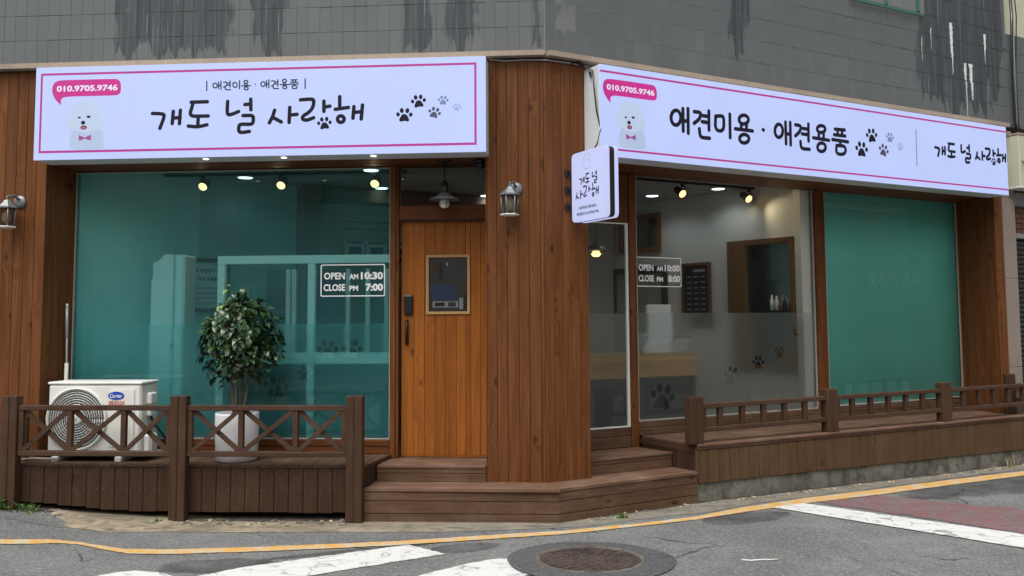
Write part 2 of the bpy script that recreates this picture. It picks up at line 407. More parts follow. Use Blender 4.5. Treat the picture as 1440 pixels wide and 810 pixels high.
def leafmat(name, c1, c2, rough=0.33):
    m, nt = new_mat(name)
    v, r = objcoord(nt)
    g = nt.nodes.new('ShaderNodeNewGeometry')
    n1 = noise(nt, g.outputs['Position'], 9.0, 2.0)
    f = math_(nt, 'ADD', math_(nt, 'MULTIPLY', r, 0.6), math_(nt, 'MULTIPLY', n1, 0.4))
    finish(nt, mix(nt, f, c1, c2), rough, None, spec=0.6)
    return m
M['leaf'] = leafmat('glossy_leaf', (0.012, 0.038, 0.010), (0.042, 0.085, 0.026), 0.30)
M['leaf_new'] = leafmat('young_leaf', (0.10, 0.19, 0.035), (0.17, 0.27, 0.07))
M['leaf_pale'] = leafmat('dry_leaf', (0.42, 0.33, 0.20), (0.5, 0.42, 0.3), 0.5)
M['weed'] = leafmat('weed_leaf', (0.045, 0.11, 0.02), (0.10, 0.19, 0.04), 0.5)
M['dry_grass'] = leafmat('dry_grass', (0.20, 0.17, 0.09), (0.30, 0.25, 0.14), 0.7)
M['ledge'] = plain('sandy_granite', (0.34, 0.27, 0.21), 0.8, 0.5, 55.0, bstr=0.3, dirt=(0.20, 0.17, 0.14))
M['granite'] = plain('brown_granite', (0.27, 0.215, 0.18), 0.75, 0.45, 60.0, bstr=0.2, dirt=(0.2, 0.16, 0.14))
M['beige'] = plain('cream_render', (0.52, 0.51, 0.38), 0.8, 0.12, 3.0, dirt=(0.36, 0.34, 0.26))
M['brick'] = plain('red_brown_brick', (0.24, 0.12, 0.09), 0.85, 0.3, 8.0, bstr=0.3)
M['mortar'] = plain('grey_mortar', (0.165, 0.172, 0.168), 0.9, 0.25, 8.0)
M['grey_metal'] = plain('grey_galvanised', (0.42, 0.44, 0.45), 0.45, 0.15, metal=0.4)
M['green_frame'] = plain('green_window_frame', (0.035, 0.12, 0.085), 0.4)
M['efflor'] = plain('lime_streak', (0.66, 0.68, 0.69), 0.85, 0.25, 30.0)
M['paper'] = plain('poster_paper', (0.55, 0.58, 0.6), 0.6)
M['navy'] = plain('navy_packaging', (0.02, 0.055, 0.14), 0.5)
M['grey_dark'] = plain('charcoal_panel', (0.045, 0.047, 0.05), 0.5)
M['poster'] = plain('black_poster', (0.014, 0.015, 0.018), 0.5)
M['cloth_white'] = plain('white_appliance', (0.90, 0.93, 0.94), 0.4)
M['blue_logo'] = plain('blue_badge', (0.015, 0.06, 0.38), 0.35)
M['red_print'] = plain('red_print', (0.42, 0.05, 0.03), 0.5)
M['green_print'] = plain('green_print', (0.10, 0.25, 0.10), 0.5)
M['iron'] = None

def tile_material():
    m, nt = new_mat('slate_grey_tile')
    v, r = objcoord(nt)
    g = nt.nodes.new('ShaderNodeNewGeometry'); P = g.outputs['Position']
    s = N(nt, 'ShaderNodeSeparateXYZ', None, Vector=P).outputs; x, z = s[0], s[2]
    base = mix(nt, noise(nt, P, 2.2, 5.0, 0.6), (0.093, 0.103, 0.104), (0.134, 0.145, 0.146))
    br = math_(nt, 'ADD', 0.95, math_(nt, 'MULTIPLY', r, 0.10)); base = mix(nt, 1.0, base, N(nt, 'ShaderNodeCombineColor', None, Red=br, Green=br, Blue=br).outputs[0], 'MULTIPLY')
    spk = noise(nt, P, 160.0, 2.0, 0.7)
    base = mix(nt, ramp01(nt, spk, 0.58, 0.72, 0, 0.35), base, (0.17, 0.175, 0.17))
    wob = math_(nt, 'MULTIPLY', math_(nt, 'SUBTRACT', noise(nt, scl(nt, P, (5.0, 5.0, 1.3)), 1.0, 4.0, 0.6), 0.5), 0.55)
    wobz = math_(nt, 'MULTIPLY', math_(nt, 'SUBTRACT', noise(nt, scl(nt, P, (9.0, 9.0, 1.0)), 1.0, 3.0, 0.6), 0.5), 0.9)
    tot = None
    for cx, hw, zl in ((-3.47, 0.5, 3.95), (-2.66, 0.15, 3.95), (-1.33, 0.13, 3.90), (-0.94, 0.12, 3.96), (-0.3, 0.05, 3.9), (4.37, 0.52, 3.98), (4.95, 0.15, 4.25), (1.62, 0.12, 4.25)):
        mx = ramp01(nt, math_(nt, 'ABSOLUTE', math_(nt, 'ADD', math_(nt, 'SUBTRACT', x, cx), wob)), hw + 0.015, hw - 0.025)
        mz = ramp01(nt, math_(nt, 'ADD', z, wobz), zl - 0.015, zl + 0.025)
        q = math_(nt, 'MULTIPLY', mx, mz)
        tot = q if tot is None else math_(nt, 'MAXIMUM', tot, q)
    st = noise(nt, scl(nt, P, (26.0, 26.0, 0.8)), 1.0, 4.0, 0.65)
    dark = math_(nt, 'MULTIPLY', tot, ramp01(nt, st, 0.25, 0.62, 0.35, 0.92))
    base = mix(nt, dark, base, (0.036, 0.040, 0.047))
    pale = math_(nt, 'MULTIPLY', tot, ramp01(nt, noise(nt, scl(nt, P, (55.0, 55.0, 1.1)), 1.0, 3.0, 0.6), 0.63, 0.72, 0.0, 0.6))
    base = mix(nt, pale, base, (0.34, 0.36, 0.38))
    finish(nt, base, 0.72, spk, 0.12, 0.001, 0.35)
    return m
M['tile'] = tile_material()

def asphalt(name, c1, c2, wet=False, tint=None, tamt=0.0, damp=None):
    m, nt = new_mat(name)
    g = nt.nodes.new('ShaderNodeNewGeometry'); P = g.outputs['Position']
    n1 = noise(nt, P, 1.1, 6.0, 0.62)
    c = mix(nt, ramp01(nt, n1, 0.32, 0.7), c1, c2)
    agg = N(nt, 'ShaderNodeTexVoronoi', {'feature': 'F1'}, Vector=P, Scale=95.0)
    ac = N(nt, 'ShaderNodeSeparateColor', None, Color=agg.outputs['Color']).outputs[0]
    c = mix(nt, ramp01(nt, ac, 0.72, 0.95, 0, 0.45), c, tuple(min(1, x * 2.0) for x in c2))
    c = mix(nt, ramp01(nt, ac, 0.28, 0.05, 0, 0.5), c, tuple(x * 0.45 for x in c1))
    mot = noise(nt, P, 34.0, 5.0, 0.75)
    c = mix(nt, ramp01(nt, mot, 0.42, 0.72, 0, 0.55), c, tuple(x * 0.6 for x in c1))
    st = noise(nt, scl(nt, P, (0.7, 3.0, 1.0)), 1.3, 5.0, 0.6)
    c = mix(nt, ramp01(nt, st, 0.5, 0.8, 0, 0.4), c, tuple(min(1, x * 1.35) for x in c2))
    if tint:
        tm = ramp01(nt, noise(nt, P, 7.0, 6.0, 0.75), 0.36, 0.62, tamt * 0.25, tamt)
        c = mix(nt, tm, c, tint)
    if damp:
        s = N(nt, 'ShaderNodeSeparateXYZ', None, Vector=P).outputs
        wn_ = math_(nt, 'MULTIPLY', math_(nt, 'SUBTRACT', noise(nt, P, 3.5, 6.0, 0.68), 0.5), 2.3)
        tot = None
        for cx, cy, rx, ry, ro in damp:
            ca, sa = math.cos(R(ro)), math.sin(R(ro))
            dx = math_(nt, 'SUBTRACT', s[0], cx); dy = math_(nt, 'SUBTRACT', s[1], cy)
            a_ = math_(nt, 'ADD', math_(nt, 'MULTIPLY', dx, ca / rx), math_(nt, 'MULTIPLY', dy, sa / rx))
            b_ = math_(nt, 'ADD', math_(nt, 'MULTIPLY', dx, -sa / ry), math_(nt, 'MULTIPLY', dy, ca / ry))
            q = math_(nt, 'ADD', math_(nt, 'MULTIPLY', a_, a_), math_(nt, 'MULTIPLY', b_, b_))
            k = ramp01(nt, math_(nt, 'ADD', q, wn_), 1.25, 0.85)
            tot = k if tot is None else math_(nt, 'MAXIMUM', tot, k)
        c = mix(nt, math_(nt, 'MULTIPLY', tot, ramp01(nt, noise(nt, P, 2.6, 6.0, 0.7), 0.3, 0.7, 0.35, 0.9)), c, (0.036, 0.035, 0.036))
    # hairline cracks
    wv = N(nt, 'ShaderNodeVectorMath', {'operation': 'ADD'}, _0=P, _1=scl(nt, N(nt, 'ShaderNodeTexNoise', None, Vector=P, Scale=3.0, Detail=4.0).outputs['Color'], (0.35, 0.35, 0.0))).outputs[0]
    cr = N(nt, 'ShaderNodeTexVoronoi', {'feature': 'DISTANCE_TO_EDGE'}, Vector=wv, Scale=0.55)
    ck = math_(nt, 'MULTIPLY', ramp01(nt, cr.outputs[0], 0.006, 0.002), ramp01(nt, noise(nt, P, 0.9, 2.0), 0.5, 0.58))
    c = mix(nt, math_(nt, 'MULTIPLY', ck, 0.75), c, (0.02, 0.02, 0.02))
    h = math_(nt, 'SUBTRACT', math_(nt, 'MULTIPLY', agg.outputs['Distance'], 0.6), ck)
    finish(nt, c, 0.45 if wet else 0.85, h, 0.25 if wet else 0.5, 0.003, 0.5 if wet else 0.3)
    return m
M['asphalt'] = asphalt('worn_asphalt', (0.110, 0.113, 0.112), (0.165, 0.168, 0.165), damp=((4.4, 9.32, 1.75, .40, 31), (-2.36, 5.83, .36, .17, 8), (-.80, 6.36, .26, .12, 25), (1.36, 7.42, .42, .17, 32), (-1.5, 6.27, .75, .05, 25)))
M['asphalt_wet'] = asphalt('damp_asphalt', (0.048, 0.047, 0.048), (0.078, 0.077, 0.078), True)
M['asphalt_patch'] = asphalt('fresh_asphalt_collar', (0.062, 0.062, 0.064), (0.085, 0.085, 0.088))
M['asphalt_red'] = asphalt('worn_red_paving_paint', (0.115, 0.110, 0.112), (0.15, 0.145, 0.146), False, (0.185, 0.068, 0.072), 0.75)
def paint(name, c, under, lo, hi, crack=1.0):
    m, nt = new_mat(name)
    g = nt.nodes.new('ShaderNodeNewGeometry'); P = g.outputs['Position']
    n1 = noise(nt, P, 9.0, 6.0, 0.7); n2 = noise(nt, P, 70.0, 3.0, 0.6)
    wv = N(nt, 'ShaderNodeVectorMath', {'operation': 'ADD'}, _0=P, _1=scl(nt, N(nt, 'ShaderNodeTexNoise', None, Vector=P, Scale=6.0, Detail=3.0).outputs['Color'], (0.16, 0.16, 0.0))).outputs[0]
    cr = N(nt, 'ShaderNodeTexVoronoi', {'feature': 'DISTANCE_TO_EDGE'}, Vector=wv, Scale=6.0).outputs[0]
    ck = math_(nt, 'MULTIPLY', ramp01(nt, cr, 0.045, 0.012), ramp01(nt, noise(nt, P, 4.5, 3.0), 0.44, 0.62, 0.0, crack * 0.8))
    worn = ramp01(nt, math_(nt, 'ADD', math_(nt, 'MULTIPLY', n1, 0.65), math_(nt, 'MULTIPLY', n2, 0.35)), lo, hi)
    f = math_(nt, 'MAXIMUM', ck, worn)
    cc = mix(nt, n2, tuple(x * 0.85 for x in c), c)
    cc = mix(nt, f, cc, under)
    finish(nt, cc, 0.75, f, 0.3, 0.002, 0.3)
    return m
M['paint_white'] = paint('worn_white_road_paint', (0.60, 0.60, 0.59), (0.15, 0.15, 0.15), 0.53, 0.66)
M['paint_yellow'] = paint('worn_yellow_road_paint', (0.58, 0.31, 0.06), (0.44, 0.39, 0.29), 0.44, 0.58, 0.5)
def concrete(name, c1, c2, spots, grey=None):
    m, nt = new_mat(name)
    g = nt.nodes.new('ShaderNodeNewGeometry'); P = g.outputs['Position']
    c = mix(nt, ramp01(nt, noise(nt, P, 2.6, 6.0, 0.65), 0.35, 0.66), c1, c2)
    if grey:
        px = N(nt, 'ShaderNodeSeparateXYZ', None, Vector=P).outputs[0]
        c = mix(nt, ramp01(nt, math_(nt, 'ADD', px, noise(nt, P, 1.5, 4.0)), -2.2, 0.9, 0, 0.85), c, grey)
    c = mix(nt, ramp01(nt, noise(nt, P, 8.0, 6.0, 0.7), 0.46, 0.66, 0, 0.75), c, spots)
    c = mix(nt, ramp01(nt, noise(nt, scl(nt, P, (1.0, 5.0, 1.0)), 2.0, 5.0, 0.7), 0.52, 0.66, 0, 0.7), c, tuple(x * 0.8 for x in spots))
    n3 = noise(nt, P, 90.0, 3.0, 0.6)
    c = mix(nt, ramp01(nt, n3, 0.55, 0.75, 0, 0.4), c, tuple(x * 0.5 for x in c1))
    finish(nt, c, 0.9, n3, 0.5, 0.003, 0.25)
    return m
M['gutter'] = concrete('sandy_concrete', (0.185, 0.155, 0.11), (0.32, 0.265, 0.185), (0.10, 0.09, 0.07), (0.185, 0.175, 0.15))
M['footing'] = concrete('mossy_concrete', (0.12, 0.118, 0.098), (0.215, 0.205, 0.175), (0.055, 0.057, 0.042))
M['rust'] = concrete('rusty_iron', (0.030, 0.024, 0.023), (0.062, 0.046, 0.042), (0.085, 0.062, 0.05))
M['ring'] = concrete('worn_iron_ring', (0.10, 0.085, 0.072), (0.16, 0.135, 0.11), (0.05, 0.04, 0.035))
M['dirt'] = concrete('dark_gutter_dirt', (0.045, 0.037, 0.028), (0.10, 0.082, 0.06), (0.03, 0.026, 0.02))

# ================================================================== metric outlines
# strokes of the sign lettering (x along the sign, z up, metres) and outlines of road paint (x, y, metres)
MAIN = [[(-3.5323,3.3571),(-3.4428,3.3524),(-3.4246,3.3357),(-3.4646,3.2286)],[(-3.3512,3.3706),(-3.3585,3.2668)],[(-3.2897,3.3787),(-3.2955,3.2641)],[(-3.3527,3.3139),(-3.2911,3.3153)],[(-3.198,3.4455),(-3.0586,3.4464)],[(-3.1815,3.4411),(-3.1941,3.3873),(-3.2057,3.3539),(-3.1957,3.3307),(-3.1682,3.3247),(-3.0481,3.3248)],[(-3.1339,3.3186),(-3.1365,3.2446)],[(-3.2184,3.2423),(-3.139,3.2325),(-3.0575,3.2496)],[(-2.8828,3.445),(-2.8875,3.3293),(-2.8482,3.3325),(-2.7875,3.3567)],[(-2.7342,3.4146),(-2.6854,3.4189)],[(-2.6847,3.4592),(-2.682,3.3691)],[(-2.7489,3.3209),(-2.6785,3.322),(-2.6594,3.3108),(-2.66,3.2612),(-2.6773,3.2442),(-2.7654,3.2501),(-2.7828,3.237),(-2.7847,3.1902),(-2.7642,3.1763),(-2.6926,3.1856)],[(-2.479,3.3605),(-2.4958,3.3046),(-2.5221,3.2556)],[(-2.4889,3.2977),(-2.421,3.2601)],[(-2.3499,3.3817),(-2.3537,3.2547)],[(-2.3477,3.3174),(-2.2873,3.3214)],[(-2.2591,3.4439),(-2.1571,3.4496),(-2.1461,3.4333),(-2.1472,3.4039),(-2.1602,3.364),(-2.1934,3.3314),(-2.2334,3.3095),(-2.2439,3.2884),(-2.2303,3.2734),(-2.1994,3.27),(-2.146,3.2902)],[(-2.0603,3.4286),(-2.0594,3.3417)],[(-2.0571,3.3777),(-2.009,3.3847)],[(-1.9267,3.4629),(-1.9261,3.3854)],[(-1.9633,3.3569),(-1.8526,3.3704)],[(-1.8878,3.2726),(-1.8899,3.262),(-1.8959,3.253),(-1.9049,3.2472),(-1.9156,3.2453),(-1.9263,3.2476),(-1.9355,3.2539),(-1.9416,3.2631),(-1.9439,3.2738),(-1.9418,3.2845),(-1.9358,3.2934),(-1.9268,3.2993),(-1.9161,3.3012),(-1.9053,3.2988),(-1.8962,3.2926),(-1.89,3.2834),(-1.8878,3.2726)],[(-1.8059,3.376),(-1.8132,3.279)],[(-1.7341,3.3877),(-1.744,3.2708)],[(-1.8082,3.3268),(-1.739,3.3319)]]
MAIN_PAW = (-2.0558,3.2416)
SUB = [[(-3.0662,3.6223),(-3.0653,3.5411)],[(-2.9753,3.5829),(-2.9762,3.576),(-2.9793,3.5699),(-2.9841,3.5655),(-2.9901,3.5633),(-2.9965,3.5634),(-3.0026,3.566),(-3.0076,3.5706),(-3.0109,3.5768),(-3.0121,3.5838),(-3.0111,3.5907),(-3.0081,3.5967),(-3.0032,3.6011),(-2.9973,3.6034),(-2.9909,3.6032),(-2.9848,3.6007),(-2.9798,3.596),(-2.9765,3.5898),(-2.9753,3.5829)],[(-2.9642,3.6117),(-2.9632,3.5562)],[(-2.9439,3.6193),(-2.9426,3.549)],[(-2.9637,3.5833),(-2.9432,3.5828)],[(-2.9198,3.6106),(-2.8885,3.6098),(-2.8921,3.5842),(-2.919,3.5666)],[(-2.8648,3.6194),(-2.8639,3.5673)],[(-2.8856,3.6016),(-2.8645,3.6011)],[(-2.888,3.5841),(-2.8641,3.5835)],[(-2.9054,3.5663),(-2.9043,3.544),(-2.8601,3.5443)],[(-2.8393,3.6039),(-2.8066,3.6031),(-2.8012,3.5638),(-2.8386,3.5647),(-2.8393,3.6039)],[(-2.7831,3.6207),(-2.7819,3.5498)],[(-2.7115,3.6068),(-2.7125,3.6022),(-2.7153,3.5982),(-2.7198,3.5953),(-2.7253,3.5938),(-2.7312,3.594),(-2.7368,3.5957),(-2.7414,3.5989),(-2.7444,3.603),(-2.7455,3.6076),(-2.7445,3.6122),(-2.7417,3.6162),(-2.7372,3.6191),(-2.7317,3.6206),(-2.7258,3.6204),(-2.7202,3.6187),(-2.7156,3.6156),(-2.7126,3.6114),(-2.7115,3.6068)],[(-2.7079,3.5521),(-2.7089,3.5477),(-2.7118,3.5439),(-2.7162,3.5412),(-2.7217,3.5398),(-2.7276,3.5399),(-2.7332,3.5416),(-2.7378,3.5445),(-2.7408,3.5485),(-2.7419,3.5529),(-2.7409,3.5572),(-2.738,3.561),(-2.7336,3.5638),(-2.728,3.5652),(-2.7221,3.565),(-2.7166,3.5634),(-2.712,3.5604),(-2.709,3.5565),(-2.7079,3.5521)],[(-2.7371,3.5939),(-2.7368,3.5757)],[(-2.7201,3.5935),(-2.7198,3.5753)],[(-2.764,3.575),(-2.6893,3.5745)],[(-2.6481,3.5863),(-2.6453,3.5863)],[(-2.5626,3.5849),(-2.5636,3.578),(-2.5667,3.572),(-2.5715,3.5676),(-2.5775,3.5654),(-2.5838,3.5655),(-2.5898,3.5681),(-2.5948,3.5727),(-2.598,3.5789),(-2.5992,3.5858),(-2.5982,3.5927),(-2.5951,3.5987),(-2.5903,3.6031),(-2.5844,3.6054),(-2.578,3.6052),(-2.572,3.6027),(-2.5671,3.598),(-2.5638,3.5919),(-2.5626,3.5849)],[(-2.5515,3.6136),(-2.5507,3.5584)],[(-2.5313,3.6212),(-2.5303,3.5511)],[(-2.5511,3.5853),(-2.5308,3.5848)],[(-2.5088,3.6105),(-2.4777,3.6098),(-2.4814,3.5843),(-2.5082,3.5667)],[(-2.4542,3.6193),(-2.4535,3.5674)],[(-2.4749,3.6016),(-2.4539,3.6011)],[(-2.4774,3.5842),(-2.4537,3.5836)],[(-2.4947,3.5664),(-2.4937,3.5442),(-2.4498,3.5445)],[(-2.3811,3.608),(-2.382,3.6035),(-2.3849,3.5995),(-2.3894,3.5966),(-2.3948,3.5951),(-2.4007,3.5953),(-2.4062,3.597),(-2.4108,3.6001),(-2.4138,3.6043),(-2.4148,3.6089),(-2.4139,3.6135),(-2.411,3.6174),(-2.4065,3.6203),(-2.4011,3.6218),(-2.3952,3.6217),(-2.3897,3.6199),(-2.3851,3.6168),(-2.3821,3.6127),(-2.3811,3.608)],[(-2.3777,3.5535),(-2.3786,3.5491),(-2.3815,3.5454),(-2.386,3.5426),(-2.3915,3.5412),(-2.3973,3.5414),(-2.4028,3.543),(-2.4074,3.546),(-2.4103,3.5499),(-2.4114,3.5543),(-2.4105,3.5586),(-2.4076,3.5624),(-2.4031,3.5652),(-2.3976,3.5665),(-2.3918,3.5664),(-2.3862,3.5648),(-2.3817,3.5618),(-2.3787,3.5579),(-2.3777,3.5535)],[(-2.4066,3.5952),(-2.4063,3.577)],[(-2.3897,3.5948),(-2.3894,3.5766)],[(-2.4333,3.5764),(-2.3591,3.5759)],[(-2.3413,3.6151),(-2.2908,3.6152)],[(-2.3265,3.6148),(-2.3256,3.5959)],[(-2.3042,3.6142),(-2.3047,3.5954)],[(-2.3445,3.595),(-2.2871,3.595)],[(-2.3524,3.5798),(-2.2782,3.5793)],[(-2.3153,3.5788),(-2.3151,3.5654)],[(-2.3319,3.5645),(-2.2902,3.5648),(-2.2899,3.5399),(-2.3317,3.5409),(-2.3319,3.5645)],[(-2.2215,3.6216),(-2.2212,3.5396)]]
RTXT = [[(1.2415,3.3821),(1.2383,3.3611),(1.23,3.3417),(1.2175,3.3256),(1.202,3.3146),(1.1851,3.3097),(1.1683,3.3113),(1.1534,3.3192),(1.1417,3.3328),(1.1344,3.3505),(1.1323,3.3708),(1.1354,3.3917),(1.1436,3.4111),(1.1559,3.4271),(1.1714,3.4382),(1.1883,3.4433),(1.2051,3.4418),(1.2202,3.434),(1.232,3.4204),(1.2393,3.4025),(1.2415,3.3821)],[(1.2666,3.466),(1.2651,3.2636)],[(1.3238,3.4721),(1.3217,3.2505)],[(1.2674,3.3563),(1.3209,3.3589)],[(1.395,3.4525),(1.4584,3.4549),(1.4707,3.4375),(1.4512,3.3893),(1.3905,3.3473)],[(1.5631,3.4762),(1.5601,3.302)],[(1.494,3.4255),(1.5618,3.4267)],[(1.4816,3.3708),(1.5601,3.3686)],[(1.4489,3.3028),(1.4545,3.2429),(1.474,3.2246),(1.5653,3.2273)],[(1.6415,3.4379),(1.6321,3.306),(1.7345,3.3071),(1.7383,3.4334),(1.72,3.449),(1.6415,3.4379)],[(1.8111,3.4733),(1.8082,3.2555)],[(2.0364,3.4462),(2.0331,3.433),(2.0244,3.4205),(2.0112,3.41),(1.9948,3.4024),(1.9768,3.3986),(1.9589,3.3988),(1.943,3.4031),(1.9305,3.411),(1.9227,3.4218),(1.9203,3.4344),(1.9235,3.4475),(1.9321,3.46),(1.9452,3.4705),(1.9615,3.4781),(1.9795,3.482),(1.9974,3.4819),(2.0134,3.4776),(2.026,3.4697),(2.0339,3.4589),(2.0364,3.4462)],[(1.9478,3.3957),(1.9424,3.3478)],[(2.0115,3.3976),(2.008,3.3497)],[(1.8716,3.3438),(2.0835,3.3435)],[(2.0362,3.2662),(2.0329,3.2535),(2.0243,3.2415),(2.0111,3.2315),(1.9947,3.2243),(1.9768,3.2207),(1.9589,3.2211),(1.943,3.2253),(1.9306,3.233),(1.9227,3.2434),(1.9203,3.2555),(1.9235,3.2681),(1.9321,3.28),(1.9451,3.2901),(1.9614,3.2973),(1.9794,3.3009),(1.9972,3.3007),(2.0133,3.2965),(2.0259,3.2888),(2.0338,3.2783),(2.0362,3.2662)],[(2.214,3.3681),(2.2219,3.3658)],[(2.4655,3.3817),(2.4622,3.3616),(2.4543,3.343),(2.4425,3.3278),(2.4279,3.3174),(2.4121,3.3128),(2.3966,3.3145),(2.3828,3.3222),(2.3721,3.3353),(2.3656,3.3525),(2.3639,3.372),(2.3671,3.3919),(2.3749,3.4105),(2.3866,3.4257),(2.4011,3.4362),(2.4169,3.4409),(2.4325,3.4394),(2.4464,3.4316),(2.4571,3.4185),(2.4637,3.4013),(2.4655,3.3817)],[(2.5035,3.4694),(2.5037,3.2602)],[(2.5652,3.4726),(2.5629,3.2548)],[(2.5032,3.3563),(2.5649,3.3591)],[(2.6328,3.4563),(2.6952,3.4563),(2.7048,3.4356),(2.6864,3.3921),(2.6285,3.3482)],[(2.8055,3.4812),(2.8007,3.313)],[(2.7298,3.4303),(2.8034,3.4297)],[(2.7171,3.3765),(2.8012,3.3751)],[(2.6931,3.3002),(2.6972,3.2466),(2.7174,3.2299),(2.8101,3.2333)],[(3.0334,3.4536),(3.0302,3.4426),(3.0217,3.4321),(3.0089,3.4232),(2.993,3.4168),(2.9755,3.4134),(2.9582,3.4135),(2.9428,3.4169),(2.9308,3.4234),(2.9232,3.4322),(2.921,3.4427),(2.9241,3.4536),(2.9325,3.464),(2.9452,3.4729),(2.9611,3.4794),(2.9785,3.4828),(2.9959,3.4828),(3.0114,3.4794),(3.0235,3.4729),(3.0311,3.464),(3.0334,3.4536)],[(2.9452,3.409),(2.9387,3.3568)],[(3.0099,3.4104),(3.0054,3.3566)],[(2.8659,3.3516),(3.0787,3.346)],[(3.0298,3.2725),(3.0265,3.2592),(3.018,3.2466),(3.0051,3.2362),(2.9891,3.2288),(2.9717,3.2253),(2.9545,3.2259),(2.9391,3.2306),(2.9272,3.2388),(2.9197,3.2499),(2.9176,3.2628),(2.9209,3.2761),(2.9293,3.2885),(2.9421,3.299),(2.9579,3.3064),(2.9754,3.31),(2.9926,3.3095),(3.0081,3.3049),(3.0202,3.2966),(3.0277,3.2854),(3.0298,3.2725)],[(3.1672,3.4665),(3.3047,3.4703)],[(3.2046,3.4654),(3.2022,3.4128)],[(3.2666,3.4666),(3.2641,3.4122)],[(3.1536,3.4082),(3.3085,3.41)],[(3.1272,3.3584),(3.3439,3.3542)],[(3.2348,3.3523),(3.233,3.314)],[(3.1818,3.3048),(3.1713,3.2169),(3.2998,3.2229),(3.3127,3.3083),(3.1818,3.3048)]]
LPAWS = [(-1.384,3.296,0.139,0,0),(-1.266,3.409,0.128,-8,0),(-1.132,3.311,0.108,14,1),(-1.06,3.412,0.092,2,2),(-0.945,3.353,0.074,8,3)]
RPAWS = [(3.536,3.296,0.185,0,0),(3.691,3.451,0.171,-8,0),(3.862,3.314,0.15,12,1),(3.962,3.456,0.121,2,2),(4.114,3.372,0.101,8,3)]
DOG = {'head':[(-4.1287,3.4857),(-4.0914,3.4821),(-4.0539,3.4685),(-4.0208,3.4423),(-3.9964,3.4009),(-3.9803,3.3552),(-3.9587,3.3095),(-3.9541,3.2777),(-3.9644,3.2508),(-3.9915,3.2315),(-4.0284,3.2287),(-4.0696,3.2123),(-4.1203,3.2071),(-4.1715,3.2144),(-4.2137,3.2289),(-4.2557,3.2388),(-4.2797,3.262),(-4.2881,3.2939),(-4.2782,3.3318),(-4.2532,3.364),(-4.2452,3.4065),(-4.2296,3.4425),(-4.2043,3.4665),(-4.1703,3.4812)],'body':[(-4.2277,3.2328),(-4.2472,3.1753),(-4.2545,3.1121),(-4.2529,3.0597),(-3.9542,3.0566),(-3.9513,3.1151),(-3.957,3.1874),(-3.9779,3.2375),(-4.122,3.2632)],'bubble':[(-4.4125,3.6246),(-4.39,3.6515),(-4.353,3.6616),(-4.2271,3.663),(-3.8649,3.6631),(-3.837,3.656),(-3.8179,3.6328),(-3.8121,3.5917),(-3.8138,3.5509),(-3.8289,3.5268),(-3.861,3.5184),(-4.2227,3.5197),(-4.3063,3.5162),(-4.3339,3.5023),(-4.3424,3.477),(-4.3301,3.4421),(-4.3702,3.4731),(-4.4014,3.5148),(-4.4177,3.5562),(-4.4208,3.5929)],'eye1':(-4.1715,3.3349,0.0142,0.0075),'eye2':(-4.09,3.3404,0.0179,0.0103),'nose':(-4.1367,3.2907,0.019,0.0167),'mouth':(-4.1308,3.2489,0.0283,0.0187),'tongue':(-4.1308,3.2471,0.0179,0.0103),'bow':[(-4.1725,3.1864),(-4.1236,3.1637),(-4.1144,3.1635),(-4.0661,3.1879),(-4.0627,3.1354),(-4.114,3.1518),(-4.1233,3.152),(-4.1691,3.1348)],'num':[(-4.3777,3.5617),(-3.8418,3.5607),(-4.3795,3.6147)]}
